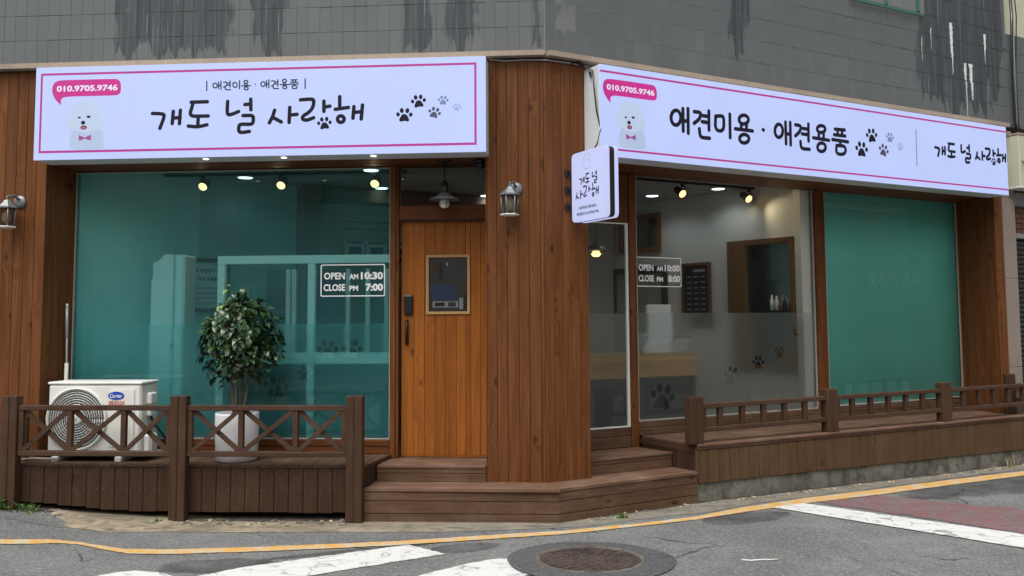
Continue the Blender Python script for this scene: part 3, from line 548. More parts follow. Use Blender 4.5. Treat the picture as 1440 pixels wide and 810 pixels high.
GND = {'yt':[(-4.378,6.14),(-4.14,6.258),(-3.867,6.396),(-3.773,6.402),(-3.624,6.379),(-3.345,6.26),(-3.154,6.194),(-2.849,6.204),(-2.364,6.275),(-1.686,6.417),(-1.291,6.511),(-0.719,6.692),(-0.079,6.887),(0.486,7.147),(0.994,7.434),(1.381,7.782),(2.082,8.281),(2.887,8.773),(3.721,9.316),(4.747,9.933),(6.098,10.775)],'yb':[(-4.307,6.042),(-4.074,6.16),(-3.807,6.298),(-3.73,6.33),(-3.584,6.309),(-3.294,6.164),(-3.094,6.078),(-2.79,6.078),(-2.319,6.156),(-1.654,6.299),(-1.268,6.396),(-0.707,6.575),(-0.078,6.78),(0.479,7.051),(0.977,7.318),(1.345,7.584),(2.02,8.043),(2.792,8.49),(3.6,9.018),(4.605,9.64),(5.887,10.407)],'strip':[(-4.932,6.905),(-4.52,6.822),(-4.267,6.764),(-4.026,6.729),(-3.847,6.765),(-3.576,6.686),(-3.506,6.712),(-3.143,6.717),(-2.758,6.727),(-2.216,6.758),(-1.562,6.776),(-1.026,6.822),(-0.598,6.887),(-0.275,6.947),(0.107,7.059),(0.392,7.242),(1.01,7.555),(1.537,7.97),(2.094,8.33),(2.912,8.847),(4.816,10.074),(6.193,10.941)],'w1':[(-1.197,6.415),(-0.9,6.179),(-1.698,5.608),(-2.351,5.132),(-2.849,5.107),(-2.157,5.796)],'w0':[(-3.041,5.527),(-2.94,5.643),(-2.837,5.672),(-2.675,5.648),(-2.523,5.553),(-2.67,5.013),(-3.037,4.994)],'w2':[(-0.529,6.08),(-0.447,6.077),(-0.284,5.756),(-0.415,5.506),(-1.01,5.097),(-1.332,5.081),(-0.975,5.675),(-0.727,5.932)],'w3':[(0.375,5.788),(0.435,5.814),(0.48,5.715),(0.352,5.166),(-0.127,5.142),(0.259,5.689)],'stop':[(1.662,7.823),(1.981,8.015),(3.326,7.004),(4.015,6.495),(3.729,6.044),(3.125,6.591)],'red':[(2.101,8.095),(2.779,8.449),(3.083,8.259),(3.445,8.108),(3.777,7.934),(4.638,7.482),(4.064,6.574),(3.357,7.068)],'wet':[(2.768,8.455),(3.569,8.942),(4.563,9.553),(5.829,10.307),(5.531,9.787),(4.373,9.162),(4.109,9.026),(3.884,8.791),(3.825,8.548),(3.556,8.363),(3.077,8.243)],'wet2':[(-2.681,5.721),(-2.558,5.949),(-2.433,6.063),(-2.149,5.968),(-2.164,5.812),(-2.314,5.657),(-2.483,5.617)],'wet3':[(-0.993,6.339),(-0.767,6.469),(-0.568,6.539),(-0.605,6.377),(-0.786,6.215),(-0.894,6.209)],'wet4':[(1.345,7.584),(1.652,7.777),(1.743,7.565),(1.637,7.348),(1.38,7.178),(1.283,7.243),(0.954,7.266)],'manhole':[(0.09,6.074),(-0.256,6.058),(-0.441,6.049),(0.098,6.529),(0.096,6.409)],'weeds':[(-4.526,7.056),(-4.416,7.073),(-4.607,7.087),(0.369,7.343),(2.508,9.109),(4.722,10.158),(2.651,9.2),(-2.664,6.913),(-1.839,6.997)]}

# ================================================================== ground
def sheet_on_ground(name, poly, mat, lift, sub=6, jag=0.0, kind='structure'):
    pts = []
    n = len(poly)
    for i in range(n):
        a, b = poly[i], poly[(i + 1) % n]
        L = math.hypot(b[0] - a[0], b[1] - a[1]); k = max(1, int(L / (1.0 / sub)))
        for j in range(k):
            t = j / k
            pts.append((a[0] + (b[0] - a[0]) * t + random.uniform(-jag, jag), a[1] + (b[1] - a[1]) * t + random.uniform(-jag, jag)))
    m = MB(); m.raw([(x, y, gz(x, y) + lift) for x, y in pts], [tuple(range(len(pts)))])
    me = m.mesh(name, mat)
    import bmesh
    bm = bmesh.new(); bm.from_mesh(me); bmesh.ops.triangulate(bm, faces=bm.faces[:], ngon_method='EAR_CLIP')
    bmesh.ops.recalc_face_normals(bm, faces=bm.faces[:])
    for f in bm.faces:
        if f.normal.z < 0: f.normal_flip()
    bm.to_mesh(me); bm.free()
    o = mobj(name, me, Matrix.Identity(4)); return tag(o, kind=kind)
def strip_on_ground(name, top, bot, mat, lift, jag=0.0):
    vs = []; fs = []; T = []; B = []
    for i in range(len(top) - 1):
        k = 8
        for j in range(k + (i == len(top) - 2)):
            t = j / k
            for dst, src in ((T, top), (B, bot)):
                a, b = src[i], src[i + 1]
                dst.append((a[0] + (b[0] - a[0]) * t, a[1] + (b[1] - a[1]) * t + random.uniform(-jag, jag)))
    n = len(T)
    for p in B + T: vs.append((p[0], p[1], gz(*p) + lift))
    fs = [(i, i + 1, n + i + 1, n + i) for i in range(n - 1)]
    m = MB(); m.raw(vs, fs)
    return tag(m.build(name, mat), kind='structure')
xs = [-400, -80, -30, -12, -8, -6] + [-5.5 + 0.25 * i for i in range(62)] + [12, 20, 40, 100, 400]
ys = [-400, -80, -20, -5, 0, 3, 5, 7, 9, 15, 40, 100, 400]
m = MB(); m.raw([(x, y, gz(x, y)) for y in ys for x in xs],
                [(j * len(xs) + i, j * len(xs) + i + 1, (j + 1) * len(xs) + i + 1, (j + 1) * len(xs) + i) for j in range(len(ys) - 1) for i in range(len(xs) - 1)])
tag(m.build('road', M['asphalt']), kind='structure')
# sandy concrete strip along the foot of the building
top = [(-6.5, 7.3)] + [(x, 7.3) for x in (-4.4, -3.2, -1.7, -0.5, 0.0)]
tu = [(P0 + FR.to_3x3() @ Vector((u, 0.0, 0))).to_2d() for u in (0.6, 1.5, 3.0, 4.5, 6.5, 9.0)]
back = [(p.x, p.y) for p in reversed(tu)] + [(-0.2, 7.3), (-1.7, 7.3), (-3.2, 7.3), (-4.4, 7.3), (-7.0, 7.3)]
sheet_on_ground('concrete_gutter', GND['strip'] + back, M['gutter'], 0.003, 5, 0.012)
dt = [(x, 7.20) for x in (-5.2, -4.4, -3.6, -2.8, -2.0, -1.72)]; db = [(x, y) for x, y in ((-5.2, 7.10), (-4.4, 7.10), (-3.6, 7.07), (-2.8, 7.085), (-2.0, 7.10), (-1.72, 7.11))]
strip_on_ground('gutter_dirt', dt, db, M['dirt'], 0.006, 0.025)
rr_ = lambda u, n: (lambda p: (p.x, p.y))(FR @ Vector((u, n, 0)))
strip_on_ground('gutter_dirt', [rr_(u, -.15) for u in (.3, 1.4, 2.6, 3.8, 5.0, 7.2)], [rr_(u, n) for u, n in ((.3, -.27), (1.4, -.225), (2.6, -.215), (3.8, -.235), (5.0, -.225), (7.2, -.225))], M['dirt'], 0.006, 0.02)
strip_on_ground('yellow_line', GND['yt'], GND['yb'], M['paint_yellow'], 0.006, 0.006)
sheet_on_ground('red_paving', GND['red'], M['asphalt_red'], 0.004, 12, 0.03)
for k in ('w1', 'w0', 'w2', 'w3'): sheet_on_ground('crosswalk_stripe', GND[k], M['paint_white'], 0.0045, 24, 0.006)
sheet_on_ground('stop_line', GND['stop'], M['paint_white'], 0.0075, 24, 0.006)

# manhole
mc = GND['manhole'][0]; mz = gz(*mc)
mh = thing('manhole_cover', 'round rusty iron manhole cover in a dark asphalt collar on the road', 'manhole', (mc[0], mc[1] - 0.02, mz))
m = MB(); nn = 56
vs = []; fs = []
for r_, h in ((0.36, 0.0165), (0.53, 0.0165), (0.56, 0.008)):
    for i in range(nn):
        a = 2 * math.pi * i / nn; w = 1 + 0.012 * math.sin(3 * a + 1) + 0.01 * math.sin(7 * a)
        k = r_ * (w if r_ > 0.4 else 1); vs.append((k * math.cos(a), k * 0.86 * math.sin(a) if r_ > 0.4 else k * 0.92 * math.sin(a), h))
for k in range(2):
    for i in range(nn): fs.append((k * nn + i, k * nn + (i + 1) % nn, (k + 1) * nn + (i + 1) % nn, (k + 1) * nn + i))
m.raw(vs, [f[::-1] for f in fs])
FM = W[mh].copy()
mobj('asphalt_collar', m.mesh('asphalt_collar', M['asphalt_patch']), FM, mh)
m = MB(); vs = []; fs = []
prof = ((0.362, 0.008), (0.362, 0.019), (0.345, 0.021), (0.338, 0.018), (0.334, 0.010))
for r_, h in prof:
    for i in range(nn):
        a = 2 * math.pi * i / nn; vs.append((r_ * math.cos(a), r_ * 0.92 * math.sin(a), h))
for k in range(len(prof) - 1):
    for i in range(nn): fs.append((k * nn + i, k * nn + (i + 1) % nn, (k + 1) * nn + (i + 1) % nn, (k + 1) * nn + i))
m.raw(vs, fs, True)
mobj('frame_ring', m.mesh('frame_ring', M['ring']), FM, mh)
m = MB(); m.raw([(0.336 * math.cos(2 * math.pi * i / nn), 0.336 * 0.92 * math.sin(2 * math.pi * i / nn), 0.0105) for i in range(nn)], [tuple(range(nn))])
lid = mobj('lid', m.mesh('lid', M['rust']), FM, mh)
m = MB()
for rr in (0.05, 0.11, 0.17, 0.23, 0.29):
    k = int(rr * 95)
    for i in range(k):
        a = 2 * math.pi * (i + random.uniform(-.1, .1)) / k
        cx, cy = rr * math.cos(a), rr * 0.92 * math.sin(a); w = 0.026 + random.uniform(0, 0.014); h = random.uniform(0.002, 0.006)
        ca, sa = math.cos(a), math.sin(a)
        for sgn in (1,):
            p = [(cx + ca * u - sa * v_, cy + sa * u + ca * v_) for u, v_ in ((-.017, -w / 2), (.019, -w / 2 * 1.1), (.019, w / 2 * 1.1), (-.017, w / 2))]
            m.prism(p, 0.010, 0.0105 + h)
o = mobj('tread_bosses', m.mesh('tread_bosses', M['rust']), FM, lid); o['kind'] = 'stuff'

# ================================================================== the shop building
B = thing('shop_building', 'corner shop with dark slate tiled upper wall and brown timber clad front around its windows', 'building')
# --- solid core above the shop and behind the cladding
def rp(u, n): p = FR @ Vector((u, n, 0)); return (p.x, p.y)
m = MB()
m.prism([(-5.6, 7.4275), (P0.x + 0.003, 7.4275), rp(6.35, 0.0085), rp(6.35, 5.0), (-1.0, 15.0), (-5.6, 14.0)], 3.86, 6.6)
m.prism([(-5.6, 7.446), (P0.x + 0.004, 7.446), rp(6.35, 0.027), rp(6.35, 5.0), (-1.0, 15.0), (-5.6, 14.0)], 3.16, 3.8595)
m.prism([rp(6.35, 0.0085), rp(7.3, 0.0085), rp(7.3, 5.0), rp(6.35, 5.0)], 3.86, 4.93)
m.build('upper_wall_core', M['mortar'], B)
m = MB(); m.box(-5.6, -4.60, 7.446, 7.86, -0.1, 3.16); m.build('pier_core', M['void'], B)
m = MB()
m.prism([(-0.72, 7.446), (P0.x + 0.004, 7.446), rp(0.395, 0.026), rp(0.395, 0.56), (-0.60, 7.95), (-0.72, 7.95)], -0.1, 3.16); m.build('pier_core', M['void'], B)
m = MB()
m.prism([rp(6.14, 0.026), rp(6.45, 0.026), rp(6.45, 1.2), rp(6.14, 1.2)], -0.1, 3.16)
m.build('pier_core', M['void'], B)
# base walls below the windows
m = MB(); m.box(-4.6, -1.66, 7.83, 7.95, -0.1, 0.55); m.prism([rp(1.30, .60), rp(6.14, .60), rp(6.14, .72), rp(1.30, .72)], -0.1, 0.62)
m.prism([rp(0.40, .60), rp(1.30, .60), rp(1.30, .70), rp(0.40, .70)], -0.1, 0.57)
m.build('base_wall', M['void'], B)
# header walls above the windows
m = MB(); m.box(-4.6, -0.72, 7.835, 7.95, 2.985, 3.16); m.prism([rp(0.395, .60), rp(6.14, .60), rp(6.14, .7), rp(0.395, .7)], 3.04, 3.16)
m.build('header_wall', M['void'], B)

def vplanks(joints, y0, y1, z0, z1, frame, mat, skip=()):
    for i in range(len(joints) - 1):
        a, b = joints[i] + 0.0011, joints[i + 1] - 0.0011
        d = random.uniform(-0.0012, 0.0012)
        board('plank', mat, B, a, b, y0 + d, y1, z0, z1, min(0.003, (b - a) * 0.2), frame)
# left pier cladding
vplanks([-5.348, -5.255, -5.162, -5.069, -4.978, -4.881, -4.791, -4.694, -4.604], 7.42, 7.443, 0.1, 3.82, FL, M['wall_v'])
# left reveal, two wide boards running back to the glass
for (xa, ya), (xb, yb) in (((-4.6025, 7.4215), (-4.582, 7.625)), ((-4.5818, 7.628), (-4.561, 7.818))):
    m = MB(); m.prism([(xa, ya), (xb, yb), (xb - .03, yb), (xa - .03, ya)], 0.434, 2.985); m.build('reveal_plank', M['wall_v'], B, FL, ((xa + xb) / 2, (ya + yb) / 2, 1.7))
# pillar, front face and right face
vplanks([-.738, -.726, -.642, -.553, -.458, -.369, -.274, -.2395], 7.42, 7.443, 0.262, 3.825, FL, M['wall_v'])
vplanks([0.001, .069, .153, .241, .322, .387, .415], 0.0, 0.023, 0.262, 3.825, FR, M['wall_v'])
m = MB(); m.prism([(-.2385, 7.4175), (P0.x - .0003, 7.4175), (P0.x + .0055, 7.43), (-.2385, 7.43)], 0.262, 3.825); m.build('corner_bead', M['wall_v'], B, FL, (-.23, 7.42, 2))
m = MB(); m.box(-.7385, -.722, 7.445, 7.87, .40, 2.985, .003); m.build('reveal_plank', M['wall_v'], B, FL, (-.73, 7.6, 1.7))
m = MB(); m.box(.396, .414, .025, .57, .27, 2.985, .003); m.build('reveal_plank', M['wall_v'], B, FR, (.405, .3, 1.7))
# soffits behind the signs
for y0, y1 in ((7.4245, 7.552), (7.5525, 7.68), (7.6805, 7.834)):
    x0 = -4.60; x1 = -0.74
    for a, b in ((x0, -2.62), (-2.618, x1)): board('soffit_board', M['wall_x'], B, a, b, y0, y1, 2.986 + random.uniform(0, .0015), 3.008, .003)
for n0, n1 in ((.0045, .145), (.1455, .29), (.2905, .434), (.4345, .60)):
    for a, b in ((.416, 3.2), (3.202, 6.0 + .12 * max(0, n0) / .57)): board('soffit_board', M['wall_x'], B, a, b, n0, n1, 2.996 + random.uniform(0, .0015), 3.018, .003, FR)
# right reveal: five boards, and the jamb edge
for k in range(5):
    t0, t1 = k / 5, (k + 1) / 5 - .006
    f = lambda t: (6.004 + (6.127 - 6.004) * t, 0.012 + (.575 - .012) * t)
    (ua, na), (ub, nb) = f(t0), f(t1); e = random.uniform(0, .0015)
    m = MB(); m.prism([(ua - e, na), (ub - e, nb), (ub + .02, nb), (ua + .02, na)], .50, 2.994); m.build('reveal_plank', M['wall_v'], B, FR, ((ua + ub) / 2, (na + nb) / 2, 1.7))
board('jamb_board', M['wall_v'], B, 6.001, 6.075, -.012, .011, .50, 3.0, .004, FR)
board('jamb_board', M['wall_v'], B, 6.0765, 6.150, -.010, .024, .50, 3.0, .004, FR)
# stone pilaster at the right end
for z0, z1 in ((-.1, 1.02), (1.024, 2.05), (2.054, 3.0), (3.004, 3.80)): board('pilaster_stone', M['granite'], B, 6.152, 6.41, 0.002, .06, z0, z1, .003, FR)
# stone ledge between timber and tiles
m = MB(); m.prism([(-5.6, 7.345), (P0.x + .0, 7.345), (P0.x + .0, 7.44), (-5.6, 7.44)], 3.828, 3.872); m.build('stone_ledge', M['ledge'], B)
m = MB(); m.prism([(0.0, -.075), (6.27, -.075), (6.27, .02), (0.0, .02)], 3.8275, 3.8715); m.build('stone_ledge', M['ledge'], B, FR)
# tiles: one by one for the rows next to the ledge, the far upper rows together
TH = 0.2235
def tilerow(frame, x0, x1, z, single, step=.1025, skip=None, mbx=None):
    k = 0; x = x0
    while x < x1 - .02:
        a, b = x + .0003, min(x + step, x1) - .0003
        if not (skip and skip(a, b, z)):
            d = random.uniform(-.0012, .0012)
            if single:
                jig = Matrix.Rotation(random.uniform(-.004, .004), 4, 'X') @ Matrix.Rotation(random.uniform(-.006, .006), 4, 'Z')
                board('wall_tile', M['tile'], B, a, b, .004 + d, .02, z + .0022, z + TH - .0022, .0016, frame, jig)
            else:
                mbx.raw(*cham(a, b, .004 + d, .02, z + .0022, z + TH - .0022, .0016))
        x += step
FLT = Matrix.Translation((0, 7.42, 0))
win_hole = lambda a, b, z: z + TH > 4.955 and b > 3.74 and a < 4.86
far = MB(); farL = MB()
for r_ in range(12):
    z = 3.874 + r_ * TH
    tilerow(FLT, -5.344, P0.x - .004, z, r_ < 3, .1022, None, farL)
    if z < 4.8: tilerow(FR, .004, 7.2, z, r_ < 2, .1026, None, far)
    else: tilerow(FR, .004, 6.34, z, False, .1026, win_hole, far)
for mb_, fr in ((far, FR), (farL, FLT)):
    o = mb_.build('tile_field', M['tile'], B, fr); o['kind'] = 'stuff'
m = MB(); m.box(6.335, 6.36, -.01, .3, 4.8, 6.6); m.build('corner_trim', M['tile'], B, FR)
# lime streaks washed down the tiles
def streak(u0, w, z1, z0, taper):
    m = MB(); L = []; Rr = []; k = 14
    for i in range(k + 1):
        t = i / k; z = z1 + (z0 - z1) * t; ww = w * (1 - taper * t) * random.uniform(.65, 1.15)
        c = u0 + random.uniform(-.004, .004); L.append((c - ww / 2, z)); Rr.append((c + ww / 2, z))
    for i in range(k): m.raw([(L[i][0], .0005, L[i][1]), (Rr[i][0], .0005, Rr[i][1]), (Rr[i + 1][0], .0005, Rr[i + 1][1]), (L[i + 1][0], .0005, L[i + 1][1])], [(0, 1, 2, 3)])
    m.build('lime_streak', M['efflor'], B, FR)
for a in ((5.375, .055, 4.96, 4.60, .2), (5.38, .03, 4.60, 4.36, .8), (5.98, .045, 4.92, 4.72, .3), (5.975, .02, 4.72, 4.56, .8), (5.60, .05, 4.52, 4.32, .4),
          (5.70, .075, 4.525, 4.31, .3), (5.61, .022, 4.31, 3.90, .7), (5.715, .045, 4.31, 4.10, .6), (4.86, .012, 4.72, 4.45, .6), (5.02, .012, 4.85, 4.6, .6)): streak(*a)
# small upstairs window
w_ = board('upper_window', M['green_frame'], B, 3.76, 4.84, .0, .018, 4.962, 5.0, .003, FR)
m = MB(); m.box(3.78, 4.82, .012, .016, 5.0, 5.6); m.build('pane', M['teal_glass'], w_, FR)
m = MB(); m.box(3.76, 3.80, -.012, .018, 5.0, 5.64, .003); m.box(4.80, 4.84, -.012, .018, 5.0, 5.64, .003); m.box(4.28, 4.32, -.008, .011, 5.0, 5.6, .003); m.box(3.80, 4.80, -.012, .018, 5.6, 5.64, .003)
m.box(3.72, 4.88, -.03, -.013, 4.945, 4.958, .002); m.build('frame', M['green_frame'], w_, FR)

# --- left shop window
def window(label, ): pass
def frame_rect(m, x0, x1, z0, z1, y0, y1, t):
    m.box(x0, x1, y0, y1, z0, z0 + t); m.box(x0, x1, y0, y1, z1 - t, z1)
    m.box(x0, x0 + t, y0, y1, z0 + t, z1 - t); m.box(x1 - t, x1, y0, y1, z0 + t, z1 - t)
WZ0, WZ1 = .560, 2.974
wl = MB(); frame_rect(wl, -4.558, -1.629, WZ0, WZ1, 7.815, 7.832, .009)
wl = wl.build('shop_window', M['silicone'], B); wl['label'] = 'wide teal tinted left shop window with frosted lower film'
m = MB(); m.sheet([(-4.55, WZ0 + .008), (-1.637, WZ0 + .008), (-1.637, WZ1 - .008), (-4.55, WZ1 - .008)], 7.824); m.build('pane', M['teal_glass'], wl)
# sill below it
board('window_sill', M['wall_x'], B, -4.558, -1.632, 7.792, 7.829, .502, .557, .004)
board('window_sill', M['wall_x'], B, -4.558, -1.632, 7.797, 7.829, .435, .499, .004)
# door posts, transom bar
board('door_post', M['wall_v'], B, -1.628, -1.578, 7.792, 7.86, .40, 2.984, .004)
board('door_post', M['wall_v'], B, -1.5755, -1.552, 7.80, 7.86, .40, 2.984, .003)
board('transom_bar', M['wall_x'], B, -1.548, -.74, 7.80, 7.86, 2.497, 2.62, .004)
tw = MB(); frame_rect(tw, -1.546, -.745, 2.622, 2.982, 7.825, 7.845, .008); tw = tw.build('transom_window', M['wall_x'], B)
m = MB(); m.sheet([(-1.54, 2.628), (-.75, 2.628), (-.75, 2.976), (-1.54, 2.976)], 7.836); m.build('pane', M['glass'], tw)
# door
D = MB(); D.box(-1.544, -.745, 7.895, 7.925, .402, 2.492); D = D.build('door', M['door'], B)
jo = [-1.541, -1.426, -1.330, -1.237, -1.142, -1.046, -.960, -.916, -.827, -.745]
for i in range(len(jo) - 1):
    a, b = jo[i] + .0008, jo[i + 1] - .0008
    if b < -1.325 or a > -.918: segs = [(.415, 2.488)]
    else: segs = [(.415, 1.652), (2.190, 2.488)]
    if a < -1.25 and b > -1.32: segs = [(.415, 1.652), (2.190, 2.488)]
    for z0, z1 in segs: board('plank', M['door'], D, a, b, 7.874 + random.uniform(0, .001), 7.894, z0, z1, .0026)
board('bottom_rail', M['door_x'], D, -1.541, -.745, 7.868, 7.894, .402, .413, .002)
m = MB(); frame_rect(m, -1.318, -.922, 1.655, 2.187, 7.862, 7.884, .012); m.build('window_bead', M['bead'], D)
m = MB(); frame_rect(m, -1.306, -.934, 1.667, 2.175, 7.866, 7.890, .012); m.build('window_seal', M['bead'], D)
m = MB(); m.box(-1.295, -.945, 7.886, 7.8935, 1.678, 2.164); dk = m.build('window_back', M['grey_dark'], D)
m = MB(); m.sheet([(-1.294, 1.679), (-.946, 1.679), (-.946, 2.163), (-1.294, 2.163)], 7.872); m.build('pane', M['glass'], D)
m = MB(); m.box(-1.510, -1.434, 7.845, 7.873, 1.652, 1.832, .008); lk = m.build('digital_lock', M['black'], D)
m = MB(); m.box(-1.507, -1.437, 7.838, 7.8445, 1.812, 1.829, .002); m.build('lock_trim', M['zinc'], D)
m = MB(); m.tube([(-1.488, 7.872, 1.60), (-1.488, 7.838, 1.59), (-1.488, 7.832, 1.50), (-1.488, 7.838, 1.40), (-1.488, 7.872, 1.392)], .011, 8); m.box(-1.503, -1.473, 7.868, 7.8735, 1.385, 1.607, .003); m.build('handle', M['black'], D)
# posters seen in the door light (behind the glass)
def flat(name, mat, x0, x1, z0, z1, y, parent, t=.002, frame=FL):
    m = MB(); m.box(x0, x1, y, y + t, z0, z1); return m.build(name, mat, parent, frame)
for x0, x1, z0, z1, mt in ((-1.285, -1.06, 1.84, 1.915, 'navy'), (-1.27, -1.065, 1.775, 1.838, 'navy'), (-1.26, -1.03, 1.715, 1.77, 'grey_metal'), (-1.24, -1.15, 1.725, 1.76, 'poster'), (-1.12, -1.05, 1.722, 1.762, 'grey_dark'),
                               (-1.27, -1.205, 2.01, 2.10, 'walnut'), (-1.27, -1.215, 1.95, 2.005, 'grey_dark'), (-1.20, -1.17, 1.96, 2.11, 'poster'), (-1.02, -.985, 1.70, 1.80, 'grey_metal'), (-.975, -.955, 1.70, 1.84, 'poster'), (-1.135, -1.12, 2.09, 2.115, 'paper')):
    flat('parcel', M[mt], x0, x1, z0, z1, 7.8795 + random.uniform(0, .0015), D)

# --- right front: side window, main window, green window
m = MB(); m.box(1.229, 1.272, .535, .60, .40, 2.994, .004); m.build('window_post', M['wall_v'], B, FR)
board('window_post', M['wall_v'], B, 1.2735, 1.318, .545, .60, .40, 2.994, .004, FR)
board('header_panel', M['wall_v'], B, .416, 1.226, .548, .60, 2.522, 2.994, .004, FR)
sw = MB(); frame_rect(sw, .416, 1.226, .588, 2.520, .556, .58, .012); sw.box(1.196, 1.214, .5545, .575, .60, 2.508)
sw = sw.build('side_window', M['white_metal'], B, FR)
m = MB(); m.sheet([(.424, .598), (1.197, .598), (1.197, 2.51), (.424, 2.51)], .572); m.build('pane', M['glass'], sw, FR)
m = MB(); m.sheet([(.424, .600), (1.196, .600), (1.196, 1.655), (.424, 1.655)], .579); m.build('frosted_film', M['frost'], sw, FR)
for z0, z1 in ((.508, .586), (.402, .505)): board('sill_panel', M['riser_x'], B, .416, 1.228, .552, .60, z0, z1, .004, FR)
mw = MB(); frame_rect(mw, 1.320, 3.692, .632, 3.008, .558, .58, .011)
mw = mw.build('shop_window', M['silicone'], B, FR); mw['label'] = 'clear right shop window with grey frosted lower film and paw cut-outs'
m = MB(); m.sheet([(1.33, .642), (3.683, .642), (3.683, 2.998), (1.33, 2.998)], .570); m.build('pane', M['glass'], mw, FR)
board('mullion', M['wall_v'], B, 3.694, 3.768, .530, .60, .632, 2.994, .004, FR)
board('mullion', M['wall_v'], B, 3.770, 3.866, .556, .60, .632, 2.994, .004, FR)
gw = MB(); frame_rect(gw, 3.868, 6.118, .648, 3.008, .560, .58, .009)
gw = gw.build('shop_window', M['silicone'], B, FR); gw['label'] = 'right shop window closed by a plain green blind'
m = MB(); m.sheet([(3.876, .656), (6.11, .656), (6.11, 3.0), (3.876, 3.0)], .570); m.build('pane', M['blind_glass'], gw, FR)
m = MB(); m.box(3.872, 6.12, .590, .5935, .648, 3.0); m.build('blind', M['green_panel'], gw, FR)
board('window_post', M['door'], B, 6.119, 6.150, .548, .60, .56, 2.994, .003, FR)
for z0, z1, d in ((.572, .629, .548), (.501, .569, .540)): board('window_sill', M['riser_x'], B, 1.32, 6.118, d, .60, z0, z1, .004, FR)

# --- frosted films with paw shapes cut out
def curve_mesh(name, loops, th):
    cu = bpy.data.curves.new(name, 'CURVE'); cu.dimensions = '2D'; cu.fill_mode = 'BOTH'; cu.extrude = th / 2
    for lp in loops:
        sp = cu.splines.new('POLY'); sp.points.add(len(lp) - 1); sp.use_cyclic_u = True
        for p, q in zip(sp.points, lp): p.co = (q[0], q[1], 0, 1)
    o = bpy.data.objects.new(name, cu); col.objects.link(o)
    dg = bpy.context.evaluated_depsgraph_get(); dg.update()
    me = bpy.data.meshes.new_from_object(o.evaluated_get(dg))
    bpy.data.objects.remove(o); bpy.data.curves.remove(cu)
    me.name = name
    return me
def ellipse(cx, cz, rx, rz, rot=0, n=18):
    c, s_ = math.cos(rot), math.sin(rot)
    return [(cx + rx * math.cos(a) * c - rz * math.sin(a) * s_, cz + rx * math.cos(a) * s_ + rz * math.sin(a) * c) for a in (2 * math.pi * i / n for i in range(n))]
def paw_loops(cx, cz, w, rot=0.0, grow=1.0):
    """one pad and four toes; w is the overall width"""
    k = w / 270.0; a = R(-rot); c, s_ = math.cos(a), math.sin(a)
    def T(p): x, z = p[0] * k, p[1] * k; return (cx + x * c - z * s_, cz + x * s_ + z * c)
    pad = [(-3, 20), (30, 12), (58, -20), (78, -62), (82, -90), (70, -104), (48, -108), (22, -98), (0, -95), (-25, -102), (-50, -107), (-72, -100), (-82, -84), (-74, -55), (-50, -12), (-28, 12)]
    L = [chaikin([T(p) for p in pad], 1, True)]
    for x, z, rx, rz, ro in ((-100, 12, 29, 35, .25), (-38, 74, 32, 42, .1), (52, 70, 32, 42, -.15), (107, 4, 29, 35, -.35)):
        L.append([T(p) for p in ellipse(x, z, rx, rz, ro)])
    return L
def chaikin(p, it=2, closed=False):
    for _ in range(it):
        q = []; n = len(p)
        if not closed: q.append(p[0])
        for i in range(n if closed else n - 1):
            a, b = p[i], p[(i + 1) % n]
            q.append((a[0] * .75 + b[0] * .25, a[1] * .75 + b[1] * .25)); q.append((a[0] * .25 + b[0] * .75, a[1] * .25 + b[1] * .75))
        if not closed: q.append(p[-1])
        p = q
    return p
XZ = Matrix(((1, 0, 0, 0), (0, 0, -1, 0), (0, 1, 0, 0), (0, 0, 0, 1)))   # curve x,y -> front x,z
def film(name, rect, paws, mat, parent, y, frame):
    x0, x1, z0, z1 = rect
    loops = [[(x0, z0), (x1, z0), (x1, z1), (x0, z1)]]
    for p in paws: loops += paw_loops(*p)
    me = curve_mesh(name, loops, 0.0); me.materials.append(mat)
    return mobj(name, me, frame @ Matrix.Translation((0, y, 0)) @ XZ, parent)
film('frosted_film', (1.331, 3.682, .643, 1.660), [(1.62, .85, .30, 8), (2.50, 1.02, .22, 10), (2.862, 1.145, .165, 0), (3.168, 1.245, .145, 0), (3.405, 1.453, .09, 0)], M['frost'], mw, .580, FR)
film('frosted_film', (-4.549, -1.638, WZ0 + .009, 1.578), [(-2.66, 1.02, .24, 5), (-2.40, 1.14, .15, 0), (-2.20, 1.345, .2, 0), (-1.98, 1.35, .2, 0)], M['teal_frost'], wl, 7.832, FL)

# ================================================================== inside the salon
m = MB(); m.prism([(-4.57, 7.945), (-.5, 7.945), rp(.5, .72), rp(6.3, .72), rp(6.3, 5.0), (-1.0, 15.0), (-4.57, 14.0)], .36, .43); tag(m.build('salon_floor', M['room_floor']), kind='structure')
m = MB(); m.prism([(-4.57, 7.96), (-.5, 7.96), rp(.5, .72), rp(6.1, .72), rp(6.1, 5.0), (-1.0, 14.9), (-4.57, 13.9)], 3.10, 3.14); tag(m.build('salon_ceiling', M['room_ceil']), kind='structure')
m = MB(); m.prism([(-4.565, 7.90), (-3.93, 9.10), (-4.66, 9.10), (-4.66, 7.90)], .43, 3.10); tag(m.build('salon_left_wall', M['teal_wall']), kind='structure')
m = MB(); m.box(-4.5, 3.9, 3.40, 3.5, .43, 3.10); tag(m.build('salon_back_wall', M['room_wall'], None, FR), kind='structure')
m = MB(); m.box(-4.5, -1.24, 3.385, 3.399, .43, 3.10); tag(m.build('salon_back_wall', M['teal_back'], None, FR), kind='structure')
m = MB(); m.box(-.02, 3.4, -.08, .0, .43, 3.10); tag(m.build('salon_side_wall', M['side_wall'], None, FS), kind='structure')
m = MB(); m.box(3.55, 3.80, .605, .70, .43, 3.10); tag(m.build('salon_side_wall', M['side_wall'], None, FR), kind='structure')

